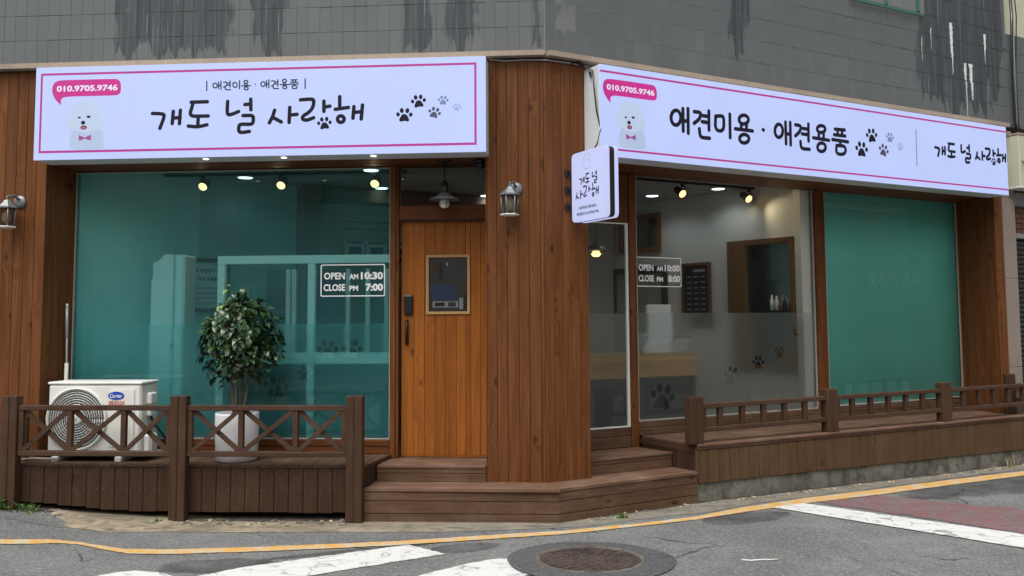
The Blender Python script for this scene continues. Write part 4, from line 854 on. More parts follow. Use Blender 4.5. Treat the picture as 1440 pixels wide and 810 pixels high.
def spot(pos, target, power, color, size=60, parent=None, radius=.03):
    d = bpy.data.lights.new('lamp_light', 'SPOT'); d.energy = power; d.color = color; d.spot_size = R(size); d.spot_blend = .6; d.shadow_soft_size = radius
    o = bpy.data.objects.new('lamp_light', d); col.objects.link(o)
    mw_ = Matrix.Translation(pos) @ (Vector(pos) - Vector(target)).to_track_quat('Z', 'Y').to_matrix().to_4x4()
    place(o, mw_, parent); return o
def track_lamp(pos, aim, label, top=3.07, watt=4.0):
    """black can on a forked bracket, lit; pos is the lens"""
    p = Vector(pos); t = thing('track_lamp', label, 'spotlight', pos, FL, 'track lamps inside the shop windows')
    d = (Vector(aim) - p).normalized(); q = d.to_track_quat('Z', 'Y').to_matrix().to_4x4(); F_ = Matrix.Translation(p) @ q
    m = MB(); m.lathe((0, 0, 0), [(.034, -.13), (.042, -.11), (.042, -.04), (.054, .0), (.051, .004), (.045, -.004)], 18); mobj('lamp_can', m.mesh('lamp_can', M['black']), F_, t)
    m = MB(); m.lathe((0, 0, 0), [(.0, -.001), (.043, -.001), (.040, .005), (.0, .010)], 18); mobj('lens', m.mesh('lens', M['lamp_warm']), F_, t)
    m = MB(); tp = Vector((p.x, p.y, top)); m.tube([tp, tp + Vector((0, 0, -.03))], .022, 10)
    for sx in (-1, 1):
        m.tube([tp + Vector((sx * .012, 0, -.03)), tp + Vector((sx * .055, 0, -.12)), p - d * .06 + Vector((sx * .056, 0, 0))], .005, 6)
    m.build('bracket', M['black'], t)
    spot(p + d * .03, aim, watt, (1, .80, .5), 100, t)
    return t
for x, lab in ((-3.743, 'leftmost lit track lamp behind the left teal window'), (-2.933, 'middle lit track lamp behind the left teal window'), (-1.975, 'lit track lamp behind the left teal window nearest the door')):
    track_lamp((x, 8.70, 2.965), (x - .05, 7.5, 2.05), lab)
m = MB(); m.box(-4.5, -1.65, 8.69, 8.71, 3.072, 3.098); tag(m.build('track_rail', M['black']), 'black ceiling track carrying the lamps behind the left window', 'light track')
for u, lab, tgt in ((2.423, 'lit track lamp over the counter behind the right window', (2.5, -.3, 2.0)), (3.376, 'lit track lamp near the mullion behind the right window', (3.42, -.3, 2.0))):
    track_lamp(FR @ Vector((u, 1.2, 2.96)), FR @ Vector(tgt), lab)
m = MB(); m.box(1.35, 3.46, 1.19, 1.21, 3.072, 3.098); tag(m.build('track_rail', M['black'], None, FR), 'black ceiling track carrying the lamps behind the right window', 'light track')
spot(FR @ Vector((3.376, 1.22, 2.95)), FR @ Vector((3.50, 1.5, 2.0)), 2.5, (1, .75, .42), 110)
for (x, y), lab in (((-3.381, 8.909), 'round lit ceiling downlight between the first two lamps behind the left window'), ((-1.99, 8.60), 'round lit ceiling downlight above the lamp nearest the door'), ((-2.148, 9.787), 'small far downlight beside the lamp nearest the door'),
                    ((-1.03, 10.53), 'lit ceiling downlight seen through the transom beside the timber pillar'), ((.957, 10.763), 'lit ceiling downlight left of the lamps behind the right window'), ((1.666, 10.257), 'lit ceiling downlight between the two lamps behind the right window')):
    t = thing('downlight', lab, 'ceiling light', (x, y, 3.10), FL, 'downlights in the salon ceiling')
    F_ = Matrix.Translation((x, y, 3.10))
    m = MB(); m.lathe((0, 0, 0), [(.095, -.001), (.095, -.012), (.08, -.016), (.075, -.001)], 24); mobj('trim_ring', m.mesh('trim_ring', M['white_metal']), F_, t)
    m = MB(); m.lathe((0, 0, 0), [(.0, -.006), (.074, -.006), (.07, -.018), (.0, -.02)], 24); mobj('diffuser', m.mesh('diffuser', M['lamp_cool']), F_, t)
    spot((x, y, 3.06), (x, y, 0), (.5 if x < -1.5 else 3.0), (.88, .96, 1.0), 150, t, .06)
# tower air conditioner
t = thing('tower_air_conditioner', 'tall white floor standing air conditioner behind the left window beside the framed notice', 'air conditioner', (-3.84, 8.3, .43))
m = MB(); m.slab([(-3.998, .44), (-3.80, .44), (-3.80, 2.242), (-3.887, 2.242), (-3.945, 2.18), (-3.998, 2.16)], 8.20, 8.46); m.build('front_panel', M['mint'], t)
m = MB(); m.box(-3.798, -3.699, 8.22, 8.5, .44, 2.242, .02); m.build('side_panel', M['cloth_white'], t)
m = MB(); m.box(-4.028, -4.0, 8.22, 8.32, .9, 2.01, .01); m.build('air_outlet', M['mint'], t)
m = MB(); m.box(-3.81, -3.786, 8.194, 8.202, 1.368, 1.397); m.build('switch_plate', M['black'], t)
# framed notice on the back wall
def framed(name, label, cat, frame, x0, x1, z0, z1, y, fmat, fill, ft=.035, sgn=-1):
    t = thing(name, label, cat, ((x0 + x1) / 2, y, z0), frame)
    m = MB(); ya, yb = (y - .03, y) if sgn < 0 else (y, y + .03)
    frame_rect(m, x0, x1, z0, z1, ya, yb, ft); m.build('frame', fmat, t, frame)
    m = MB(); yc = y - .012 if sgn < 0 else y + .008
    m.box(x0 + ft, x1 - ft, yc, yc + .004, z0 + ft, z1 - ft); m.build('panel', fill, t, frame)
    return t, yc
t, yc = framed('framed_notice', 'dark framed notice with rows of printed text on the wall behind the left window', 'notice', FR, -2.52, -1.95, 1.70, 2.27, 3.382, M['walnut'], M['paper'], .045)
def textmesh(s, size, align='CENTER', bold=0.0, space=1.0):
    cu = bpy.data.curves.new('t', 'FONT'); cu.body = s; cu.size = size; cu.align_x = align; cu.align_y = 'CENTER'; cu.offset = bold; cu.space_character = space; cu.extrude = .0006; cu.resolution_u = 3
    o = bpy.data.objects.new('t', cu); col.objects.link(o)
    dg = bpy.context.evaluated_depsgraph_get(); dg.update()
    me = bpy.data.meshes.new_from_object(o.evaluated_get(dg)); bpy.data.objects.remove(o); bpy.data.curves.remove(cu); return me
def text(name, s, cx, cz, width, height, y, mat, parent, frame, bold=0.0, shear=0.0, mirror=False):
    """printed words fitted into width x height on a front at depth y"""
    me = textmesh(s, 1.0, 'CENTER', bold)
    vs = [v.co for v in me.vertices]
    x0, x1 = min(v.x for v in vs), max(v.x for v in vs); y0, y1 = min(v.y for v in vs), max(v.y for v in vs)
    for v in me.vertices:
        X = (v.co.x - (x0 + x1) / 2) / (x1 - x0) * width; Z = (v.co.y - (y0 + y1) / 2) / (y1 - y0) * height
        v.co = (X + shear * Z, Z, v.co.z)
    me.materials.clear(); me.materials.append(mat); me.name = name
    return mobj(name, me, frame @ Matrix.Translation((cx, y, cz)) @ XZ, parent)
text('print', '미용의 완성도가 높은', -2.19, 2.14, .36, .045, yc - .003, M['poster'], t, FR, .02)
text('print', '트레스가 적은 미용을 위한', -2.21, 2.05, .44, .045, yc - .003, M['poster'], t, FR, .02)
for k in range(4): text('print', '미용은 반려견 가위컷 목욕 상담', -2.21, 1.95 - .052 * k, .42, .03, yc - .003, M['grey_dark'], t, FR)
# white partition frame with sliding panes behind the left window
t = thing('glass_partition', 'white framed glass partition behind the left window next to the door', 'partition', (-2.45, 8.05, .43))
board('top_beam', M['mint'], t, -3.294, -1.60, 8.02, 8.08, 2.130, 2.207, .004)
for a, b in ((-3.294, -3.223), (-2.442, -2.374)): board('post', M['mint'], t, a, b, 8.022, 8.078, .43, 2.129, .004)
for a, b in ((-3.222, -2.443), (-2.373, -1.60)):
    board('cross_rail', M['mint'], t, a, b, 8.026, 8.074, 1.21, 1.312, .004)
    m = MB(); m.sheet([(a, 1.313), (b, 1.313), (b, 2.129), (a, 2.129)], 8.05); m.build('pane', M['glass'], t)
    m = MB(); m.box(a, b, 8.04, 8.06, .50, 1.209); m.build('lower_panel', M['grey_dark'], t)
# cabinet with pale uprights behind the partition
t = thing('glass_cabinet', 'dark display cabinet with pale uprights behind the white glass partition', 'cabinet', (-2.4, 8.8, .43))
m = MB(); m.box(-3.1, -1.5, 8.80, 8.86, .43, 2.12); m.build('back_panel', M['grey_dark'], t)
for x in (-2.86, -2.80, -2.25, -2.05, -1.86): board('upright', M['mint'], t, x - .022, x + .022, 8.74, 8.795, .43, 2.12, .003)
for x0, x1, z0, z1, mt in ((-2.74, -2.34, 1.5, 2.0, 'navy'), (-2.22, -2.08, 1.55, 2.0, 'walnut'), (-1.83, -1.55, 1.6, 1.95, 'poster')): flat('sheet', M[mt], x0, x1, z0, z1, 8.79, t)
# walnut alcove on the back wall with a pale back
t = thing('wall_alcove', 'dark walnut alcove frame with a pale back on the wall behind the left window', 'alcove', (-.1, 3.2, .43), FR)
board('side_board', M['walnut'], t, -1.23, -1.045, 3.10, 3.39, .43, 3.07, .004, FR)
board('top_board', M['walnut'], t, -1.0445, 2.2, 3.10, 3.39, 2.925, 3.07, .004, FR)
m = MB(); m.box(-1.044, 2.2, 3.36, 3.39, .43, 2.924); m.build('back_panel', M['room_wall'], t, FR)
for z in (2.72, 2.64): board('rail_line', M['grey_dark'], t, -.74, .8, 3.345, 3.358, z, z + .012, .002, FR)
board('shelf_board', M['walnut'], t, -.78, .8, 3.15, 3.358, 2.30, 2.325, .003, FR)
for k, (x0, x1, mt) in enumerate(((-.74, -.50, 'paper'), (-.49, -.24, 'paper'), (-.22, 0.0, 'grey_metal'))):
    bx = thing('feed_bag', ['pale feed bag left on the alcove shelf', 'pale feed bag in the middle of the alcove shelf', 'grey feed box right on the alcove shelf'][k], 'pet food bag', ((x0 + x1) / 2, 3.25, 2.325), FR, 'feed bags on the alcove shelf')
    m = MB(); m.box(x0, x1, 3.20, 3.30, 2.327, 2.50, .012); m.build('bag', M[mt], bx, FR)
    m = MB(); m.box(x0 + .02, x1 - .02, 3.195, 3.199, 2.47, 2.495); m.box(x0 + .05, x1 - .05, 3.195, 3.199, 2.35, 2.43); m.build('label_print', M['poster'], bx, FR)
# counter behind the right window
t = thing('reception_counter', 'reception counter with butcher block top band behind the right window', 'counter', (1.5, 1.0, .43), FR)
for k, (a, b) in enumerate(((.45, 1.02), (1.0205, 1.70), (1.7005, 2.29))):
    for z0, z1 in ((1.018, 1.094), (1.0945, 1.170), (1.1705, 1.247)): board('butcher_strip', M['butcher'], t, a, b, .90, .935, z0, z1, .002, FR)
m = MB(); m.box(.46, 2.28, .93, 1.5, .43, 1.013); m.build('front_panel', M['grey_dark'], t, FR)
board('end_edge', M['butcher'], t, 2.2905, 2.31, .90, 1.55, .43, 1.247, .002, FR)
m = MB(); m.box(.46, 2.288, .937, 1.55, 1.228, 1.2465); m.build('counter_top', M['butcher'], t, FR)
t = thing('receipt_printer', 'white monitor stand and printer on the counter behind the right window', 'printer', (1.9, 1.05, 1.247), FR)
m = MB(); m.box(1.765, 2.08, 1.0, 1.04, 1.34, 1.752, .008); m.build('monitor_back', M['cloth_white'], t, FR)
m = MB(); m.box(1.68, 2.03, .95, 1.17, 1.248, 1.366, .012); m.build('printer_body', M['cloth_white'], t, FR)
m = MB(); m.box(2.05, 2.25, .96, 1.15, 1.248, 1.39, .012); m.build('card_terminal', M['paper'], t, FR)
t = thing('clipboard_stand', 'tilted grey clipboard on the counter left of the white printer', 'clipboard', (1.60, .93, 1.247), FR)
m = MB(); m.slab([(1.52, 1.249), (1.56, 1.249), (1.70, 1.46), (1.54, 1.47)], .92, .935); m.build('board', M['grey_metal'], t, FR)
# things on the side wall (x runs along the wall into the room)
t = thing('wall_mirror', 'oak framed mirror on the salon side wall behind the right window', 'mirror', (.5, 0.0, 1.01), FS)
for x0, x1, z0, z1 in ((.06, .95, 2.44, 2.50), (.06, .115, 1.071, 2.4385), (.70, .95, 1.071, 2.4385), (.06, .95, 1.01, 1.07)): board('frame_board', M['indoor_wood'], t, x0, x1, .002, .05, z0, z1, .003, FS)
m = MB(); m.box(.116, .699, .004, .012, 1.071, 2.438); m.build('glass', M['mirror'], t, FS)
t = thing('bottle_shelf', 'small dark shelf in front of the salon mirror', 'shelf', (.2, .1, 1.68), FS)
m = MB(); m.box(.12, .36, .055, .16, 1.672, 1.69); m.build('shelf_board', M['black'], t, FS)
for k, (x, h, mt) in enumerate(((.31, .17, 'cloth_white'), (.25, .16, 'cloth_white'), (.19, .10, 'brick'), (.145, .14, 'black'))):
    o = MB(); o.lathe((x, .105, 1.69), [(.022, 0), (.022, h * .7), (.010, h * .8), (.010, h)], 10)
    tag(o.build('bottle', M[mt], None, FS), ['white bottle farthest along the mirror shelf', 'white bottle second along the mirror shelf', 'short red brown bottle on the mirror shelf', 'black bottle at the near end of the mirror shelf'][k], 'bottle', 'bottles on the mirror shelf')
t, yc = framed('price_poster', 'tall black price poster in a wooden frame on the salon side wall', 'poster', FS, 1.22, 1.66, 1.50, 2.28, .002, M['indoor_wood'], M['poster'], .03, 1)
for k in range(10): 
    z = 2.17 - k * .066
    for q in range(1 if k in (0,) else 3): flat('print', M['grey_metal'], 1.30 + q * .105, 1.30 + q * .105 + (.18 if k == 0 else .07), z, z + (.03 if k == 0 else .012), yc + .0065, t, .001, FS)
t = thing('wall_opening_frame', 'oak framed opening high on the side wall left of the black poster', 'frame', (2.2, 0, 2.4), FS)
for x0, x1, z0, z1 in ((1.99, 2.7, 2.46, 2.52), (1.99, 2.7, 2.90, 2.95), (1.99, 2.04, 2.521, 2.899), (2.65, 2.7, 2.521, 2.899)): board('frame_board', M['indoor_wood'], t, x0, x1, .002, .05, z0, z1, .003, FS)
m = MB(); m.box(2.041, 2.649, .004, .01, 2.521, 2.899); m.build('panel', M['mirror'], t, FS)
t = thing('inner_door', 'dark wooden inner door frame seen through the narrow side window', 'door', (2.8, 0, .43), FS)
for x0, x1, z0, z1 in ((1.9, 1.97, .43, 2.19), (2.78, 2.86, .43, 2.19), (1.9, 2.86, 2.191, 2.27)): board('frame_board', M['walnut'], t, x0, x1, .002, .05, z0, z1, .003, FS)
m = MB(); m.box(1.971, 2.779, .004, .012, .43, 2.19); m.build('leaf_panel', M['room_wall'], t, FS)
t = thing('pendant_lamp', 'lit white pendant lamp seen through the narrow side window', 'pendant lamp', (2.213, 2.6, 2.4), FR)
m = MB(); m.tube([(2.213, 2.6, 2.52), (2.213, 2.6, 3.10)], .004, 6); m.build('cord', M['black'], t, FR)
m = MB(); m.lathe((2.213, 2.6, 2.43), [(.128, 0), (.13, .01), (.10, .06), (.03, .085), (.012, .10)], 24); m.build('shade', M['zinc'], t, FR)
m = MB(); m.lathe((2.213, 2.6, 2.392), [(.0, -.035), (.04, -.028), (.06, 0), (.04, .03), (.0, .035)], 18); m.build('bulb', M['lamp_warm'], t, FR)
m = MB(); m.lathe((2.213, 2.6, 2.395), [(.095, 0), (.095, .004), (.05, .006)], 24); m.build('shade_rim', M['bulb'], t, FR)
spot(FR @ Vector((2.213, 2.6, 2.34)), FR @ Vector((2.213, 2.6, 0)), 2.5, (1, .85, .6), 150, t, .05)

# ================================================================== vinyl on the glass
def hours(frame, x0, x1, z0, z1, y, l1, l2, label):
    t = thing('hours_sticker', label, 'window sticker', ((x0 + x1) / 2, y, z0), frame, 'opening hours stickers on the windows')
    w_, h = x1 - x0, z1 - z0; lw = w_ * .016
    ro = rounded(x0, x1, z0, z1, .016); ri = rounded(x0 + lw, x1 - lw, z0 + lw, z1 - lw, .010)
    me = curve_mesh('border', [ro, ri], .001); me.materials.append(M['decal']); mobj('border', me, frame @ Matrix.Translation((0, y, 0)) @ XZ, t)
    for (wd, ap, tm), zz in ((l1, .64), (l2, .28)):
        cz = z0 + h * zz
        text('lettering', wd, x0 + w_ * .215, cz, w_ * (.325 if wd == 'OPEN' else .335), h * .215, y, M['decal'], t, frame, .03)
        text('lettering', ap, x0 + w_ * .515, cz - h * .025, w_ * .138, h * .165, y, M['decal'], t, frame, .035)
        wt = .345 if len(tm) == 5 else .27
        text('lettering', tm, x0 + w_ * (.97 - wt / 2), cz, w_ * wt, h * .235, y, M['decal'], t, frame, .045)
def rounded(x0, x1, z0, z1, r, n=5):
    L = []
    for cx, cz, a0 in ((x1 - r, z1 - r, 0), (x0 + r, z1 - r, 90), (x0 + r, z0 + r, 180), (x1 - r, z0 + r, 270)):
        for i in range(n + 1):
            a = R(a0 + 90 * i / n); L.append((cx + r * math.cos(a), cz + r * math.sin(a)))
    return L
hours(FL, -2.262, -1.678, 1.818, 2.106, 7.8215, ('OPEN', 'AM', '10:30'), ('CLOSE', 'PM', '7:00'), 'white opening hours sticker OPEN AM10:30 CLOSE PM 7:00 on the left window')
hours(FR, 1.326, 1.872, 1.914, 2.203, .5675, ('OPEN', 'AM', '10:00'), ('CLOSE', 'PM', '8:00'), 'white opening hours sticker OPEN AM10:00 CLOSE PM 8:00 on the right window')
tag(text('glass_lettering', '용중', 1.405, 1.772, .115, .075, .5675, M['poster'], None, FR), 'thin dark Korean letters on the right glass below the hours sticker', 'lettering')

text('painted_reflection_lettering', '미용·가위컷', 5.01, 2.05, -.87, .17, .5885, M['reflection_paint'], gw, FR)  # mirrored lettering painted on the blind in place of a street reflection

# ================================================================== shop signs
def stroke(mb, pts, w, y, closed=False, it=2):
    if len(pts) > 2: pts = chaikin(pts, it)
    n = len(pts); hw = w / 2; L = []; Rr = []
    for i in range(n):
        a, b = pts[max(0, i - 1)], pts[min(n - 1, i + 1)]
        dx, dz = b[0] - a[0], b[1] - a[1]; l = math.hypot(dx, dz) or 1
        if (closed or pts[0] == pts[-1]) and i in (0, n - 1) and n > 3:
            a, b = pts[-2], pts[1]; dx, dz = b[0] - a[0], b[1] - a[1]; l = math.hypot(dx, dz) or 1
        nx, nz = -dz / l, dx / l
        L.append((pts[i][0] + nx * hw, y, pts[i][1] + nz * hw)); Rr.append((pts[i][0] - nx * hw, y, pts[i][1] - nz * hw))
    mb.raw(L + Rr, [(i, n + i, n + i + 1, i + 1) for i in range(n - 1)])
    if pts[0] != pts[-1]:
        for e, q in ((0, 1), (n - 1, n - 2)):
            dx, dz = pts[e][0] - pts[q][0], pts[e][1] - pts[q][1]; a0 = math.atan2(dz, dx) - math.pi / 2
            mb.raw([(pts[e][0] + hw * math.cos(a0 + math.pi * i / 8), y, pts[e][1] + hw * math.sin(a0 + math.pi * i / 8)) for i in range(9)], [tuple(range(9))])
def lettering(name, strokes, w, y, mat, parent, frame, fn=lambda p: p):
    m = MB()
    for i, s_ in enumerate(strokes): stroke(m, [fn(p) for p in s_], w, y - .00015 * (i % 7))
    return m.build(name, mat, parent, frame)
def poly(name, pts, y, mat, parent, frame, it=2):
    m = MB(); m.sheet(chaikin(pts, it, True) if it else pts, y); return m.build(name, mat, parent, frame)
def oval(name, e, y, mat, parent, frame):
    m = MB(); m.sheet(ellipse(e[0], e[1], e[2], e[3]), y); return m.build(name, mat, parent, frame)
def paw(mats, p, y, parent, frame):
    m = MB()
    for lp in paw_loops(p[0], p[1], p[2], p[3]): m.sheet(lp, y)
    return m.build('paw_print', mats[p[4]], parent, frame)
SYL = ((0, 4), (4, 8), (8, 12), (12, 16), (16, 19), (19, 25))
INK = [M['ink'], M['ink2'], M['ink3'], M['ink4']]
def dog(parent, frame, y, fn):
    P_ = lambda k: [fn(p) for p in DOG[k]]
    def E_(k):
        a = DOG[k]; c = fn((a[0], a[1])); d = fn((a[0] + a[2], a[1] + a[3])); return (c[0], c[1], d[0] - c[0], d[1] - c[1])
    d = poly('dog_picture', P_('body'), y, M['dogfur'], parent, frame)
    poly('dog_head', P_('head'), y - .0006, M['dogface'], d, frame)
    for k in ('eye1', 'eye2', 'nose'): oval('dog_face', E_(k), y - .0012, M['ink'], d, frame)
    oval('dog_mouth', E_('mouth'), y - .0010, M['dogmouth'], d, frame); oval('dog_tongue', E_('tongue'), y - .0014, M['dogtongue'], d, frame)
    poly('bow_tie', P_('bow'), y - .0012, M['dogbow'], d, frame, 0)
    b = poly('phone_bubble', P_('bubble'), y, M['magenta'], parent, frame, 2)
    n = [fn(p) for p in DOG['num']]; wd = n[1][0] - n[0][0]; h = n[2][1] - n[0][1]
    text('phone_number', '010.9705.9746', (n[0][0] + n[1][0]) / 2, (n[0][1] + n[1][1]) / 2 + h * .5, wd, h, y - .0015, M['sign_white'], b, frame, .03)
def signbox(t, frame, x0, x1, z0, z1, y0, y1):
    m = MB(); m.box(x0, x1, y0 + .012, y1, z0, z1, .004); m.build('case', M['sign_side'], t, frame)
    m = MB(); m.box(x0 - .001, x1 + .001, y0, y0 + .0115, z0 - .001, z1 + .001, .003); m.build('face', M['sign_face'], t, frame)
YS = 7.17 - .001
t = thing('shop_sign', 'left backlit shop sign with magenta rectangle border and big handwritten Korean name', 'shop sign', (-2.64, 7.3, 2.978))
signbox(t, FL, -4.567, -.7065, 2.978, 3.776, 7.17, 7.42)
m = MB()
for a, b, z0, z1 in ((-4.523, -.782, 3.705, 3.724), (-4.523, -.782, 3.035, 3.055), (-4.523, -4.505, 3.0553, 3.7047), (-.800, -.782, 3.0553, 3.7047)): m.raw([(a, YS, z0), (b, YS, z0), (b, YS, z1), (a, YS, z1)], [(0, 1, 2, 3)])
m.build('border', M['plum'], t)
for a, b in SYL: lettering('syllable', MAIN[a:b], .0315, YS, M['ink'], t, FL)
paw(INK, (MAIN_PAW[0], MAIN_PAW[1], .125, -6, 0), YS, t, FL)
lettering('subtitle', SUB, .0102, YS, M['ink'], t, FL)
for p in LPAWS: paw(INK, p, YS, t, FL)
dog(t, FL, YS, lambda p: p)
NS = -.25 - .001
t = thing('shop_sign', 'right backlit shop sign with two magenta lines and large Korean letters', 'shop sign', (3.15, -.12, 2.97), FR)
signbox(t, FR, .385, 5.912, 2.975, 3.757, -.25, -.002)
m = MB()
for z0, z1 in ((3.690, 3.708), (3.028, 3.045)): m.raw([(.386, NS, z0), (5.908, NS, z0), (5.908, NS, z1), (.386, NS, z1)], [(0, 1, 2, 3)])
m.build('border', M['plum'], t, FR)
k = 0
for n_ in (4, 5, 2, 5, 1, 4, 5, 5, 7): lettering('syllable', RTXT[k:k + n_], .036, NS, M['ink'], t, FR); k += n_
for p in RPAWS: paw(INK, p, NS, t, FR)
m = MB(); stroke(m, [(4.372, 3.572), (4.368, 3.195)], .014, NS); m.build('divider', M['ink3'], t, FR)
mx0, mx1 = MAIN[0][0][0], max(p[0] for p in MAIN[-2]); mz = MAIN[0][0][1]
sx = (5.880 - 4.668) / (mx1 - mx0)
for a, b in SYL: lettering('syllable', MAIN[a:b], .030, NS, M['ink'], t, FR, lambda p: (4.668 + (p[0] - mx0) * sx, 3.415 + (p[1] - mz) * sx * 1.02))
paw(INK, (4.668 + (MAIN_PAW[0] - mx0) * sx, 3.415 + (MAIN_PAW[1] - mz) * sx, .10, -6, 0), NS, t, FR)
ld = (-4.1287, 3.4857); 
dog(t, FR, NS, lambda p: (.686 + (p[0] + 4.1287) * .935, 3.4697 + (p[1] - 3.4857) * .965))

# blade sign at right angles to the pillar's right face
FB = FR @ Matrix.Translation((.215, -.06, 0)) @ Matrix.Rotation(-math.pi / 2, 4, 'Z')     # x runs out from the wall, y is into the sign
t = thing('blade_sign', 'small white double sided blade sign with rounded corners bracketed to the timber pillar', 'blade sign', (.25, .05, 2.42), FB)
def rbox(name, mat, x0, x1, y0, y1, z0, z1, r, parent, frame):
    m = MB(); m.slab(rounded(x0, x1, z0, z1, r), y0, y1); return m.build(name, mat, parent, frame)
rbox('face', M['blade_face'], 0, .515, 0, .034, 2.415, 2.995, .04, t, FB)
rbox('band', M['black'], .006, .512, .0342, .083, 2.42, 2.99, .036, t, FB)
rbox('face', M['blade_face'], 0, .515, .0832, .118, 2.415, 2.995, .04, t, FB)
yb = -.0012
nm1 = MAIN[:12]; nm2 = MAIN[12:]
def fit(st, cx, cz, wd, k=1.0):
    a = min(p[0] for s_ in st for p in s_); b = max(p[0] for s_ in st for p in s_); c = min(p[1] for s_ in st for p in s_); d = max(p[1] for s_ in st for p in s_); q = wd / (b - a)
    return lambda p: (cx + (p[0] - (a + b) / 2) * q, cz + (p[1] - (c + d) / 2) * q * k)
lettering('shop_name', nm1, .0125, yb, M['ink'], t, FB, fit(nm1, .255, 2.755, .26, 1.15))
lettering('shop_name', nm2, .0135, yb, M['ink'], t, FB, fit(nm2, .235, 2.655, .34, 1.1))
text('small_print', '| 애견미용 애견용품 |', .24, 2.523, .27, .030, yb, M['ink2'], t, FB, .02)
text('small_print', '예약문의 010.9705.9746', .24, 2.475, .33, .028, yb, M['ink2'], t, FB, .02)
m = MB()
o_ = [(.20, 2.835), (.195, 2.86), (.20, 2.885), (.185, 2.905), (.19, 2.945), (.22, 2.965), (.26, 2.965), (.285, 2.945), (.285, 2.905), (.27, 2.885), (.28, 2.86), (.275, 2.835), (.255, 2.832), (.25, 2.85), (.235, 2.832), (.22, 2.85), (.20, 2.835)]
stroke(m, o_, .0032, yb); stroke(m, [(.215, 2.915), (.235, 2.908), (.255, 2.918)], .003, yb - .0002); m.build('dog_drawing', M['ink3'], t, FB)
for z in (2.845, 2.70, 2.555):
    board('bracket_plate', M['black'], t, -.0595, -.045, -.035, .012, z - .03, z + .03, .003, FB)
    board('bracket_arm', M['black'], t, -.0448, -.001, -.008, .006, z - .006, z + .006, .002, FB)
# cables on the pillar top and down to the blade sign
m = MB(); m.tube([(-.70, 7.405, 3.815), (-.56, 7.408, 3.80), (-.40, 7.409, 3.806), (-.225, 7.404, 3.80)] + [tuple(FR @ Vector(p)) for p in ((.05, -.014, 3.80), (.22, -.012, 3.806), (.34, -.014, 3.80), (.385, -.03, 3.79))], .006, 6)
tag(m.build('power_cable', M['grey_metal']), 'thin cable running under the stone ledge across the pillar top', 'cable')
m = MB(); m.tube([(.30, -.02, 3.81), (.36, -.05, 3.78), (.372, -.16, 3.72), (.360, -.20, 3.55), (.368, -.22, 3.36), (.392, -.245, 3.2), (.34, -.26, 3.06), (.29, -.26, 2.99)], .0065, 6)
m.tube([(.25, -.02, 3.80), (.32, -.035, 3.825), (.37, -.03, 3.80)], .008, 6); m.tube([(.372, -.10, 3.74), (.366, -.14, 3.66), (.38, -.12, 3.72)], .006, 6)
tag(m.build('sign_cable', M['black'], None, FR), 'black looping cable hanging beside the end of the right sign down to the blade sign', 'cable')

# ================================================================== lamps on the front
def lantern(frame, base, label):
    """six sided zinc wall lantern; base is the wall point of its plate"""
    t = thing('wall_lantern', label, 'wall lantern', base, frame, 'zinc wall lanterns on the timber front')
    bx, by, bz = base; cx, cy, cz = bx - .045, by - .115, bz
    m = MB(); m.lathe((bx, by, bz), [(.058, 0), (.055, -.016), (.03, -.024)], 14, True, 0, 'y'); m.build('wall_plate', M['zinc'], t, frame)
    m = MB(); m.tube([(bx, by - .015, bz + .015), (bx - .016, by - .06, bz + .05), (bx - .04, by - .105, bz + .035), (cx, cy, cz + .0)], .011, 8); m.build('arm', M['zinc'], t, frame)
    m = MB(); m.lathe((cx, cy, cz - .068), [(.086, 0), (.086, .008), (.070, .018), (.048, .042), (.042, .046), (.025, .070), (.009, .078), (.007, .094), (.012, .100), (.003, .108)], 6, False, R(10)); m.build('roof', M['zinc'], t, frame)
    m = MB(); m.lathe((cx, cy, cz - .222), [(.060, .0), (.071, .152)], 6, False, R(10)); m.build('glass_body', M['lantern_glass'], t, frame)
    m = MB()
    for k in range(6):
        a = R(10) + k * math.pi / 3
        m.tube([(cx + .062 * math.cos(a), cy + .062 * math.sin(a), cz - .222), (cx + .073 * math.cos(a), cy + .073 * math.sin(a), cz - .069)], .0055, 6)
    m.build('glazing_bars', M['zinc'], t, frame)
    m = MB(); m.lathe((cx, cy, cz - .237), [(.075, 0), (.080, .005), (.080, .011), (.066, .0145)], 6, False, R(10)); m.build('bottom_plate', M['white_metal'], t, frame)
    m = MB(); m.lathe((cx, cy, cz - .20), [(.010, 0), (.031, .016), (.038, .05), (.035, .082), (.018, .106), (.015, .12)], 14); m.build('bulb', M['bulb'], t, frame)
    return t
lantern(FL, (-.478, 7.419, 2.70), 'zinc wall lantern hanging on the middle timber pillar')
lantern(FL, (-4.83, 7.419, 2.655), 'zinc wall lantern cut by the picture edge on the left pier')
t = thing('pendant_lamp', 'dark unlit pendant lamp with caged bulb hanging in front of the door transom', 'pendant lamp', (-1.111, 7.6, 2.57))
m = MB(); m.lathe((-1.111, 7.6, 2.962), [(.02, 0), (.06, .016), (.062, .024)], 20); m.build('canopy', M['black'], t)
m = MB(); m.tube([(-1.111, 7.6, 2.80), (-1.111, 7.6, 2.965)], .006, 6); m.build('cord', M['black'], t)
m = MB(); m.lathe((-1.111, 7.6, 2.70), [(.032, 0), (.034, .01), (.032, .09), (.012, .105), (.008, .115)], 16); m.build('socket', M['black'], t)
m = MB(); m.lathe((-1.111, 7.6, 2.644), [(.128, 0), (.133, -.002), (.133, .003), (.075, .030), (.04, .056), (.034, .062)], 28); m.build('shade', M['zinc'], t)
m = MB(); m.lathe((-1.111, 7.6, 2.568), [(.0, 0), (.028, .008), (.046, .035), (.044, .06), (.03, .085)], 18); m.build('bulb', M['bulb'], t)
m = MB()
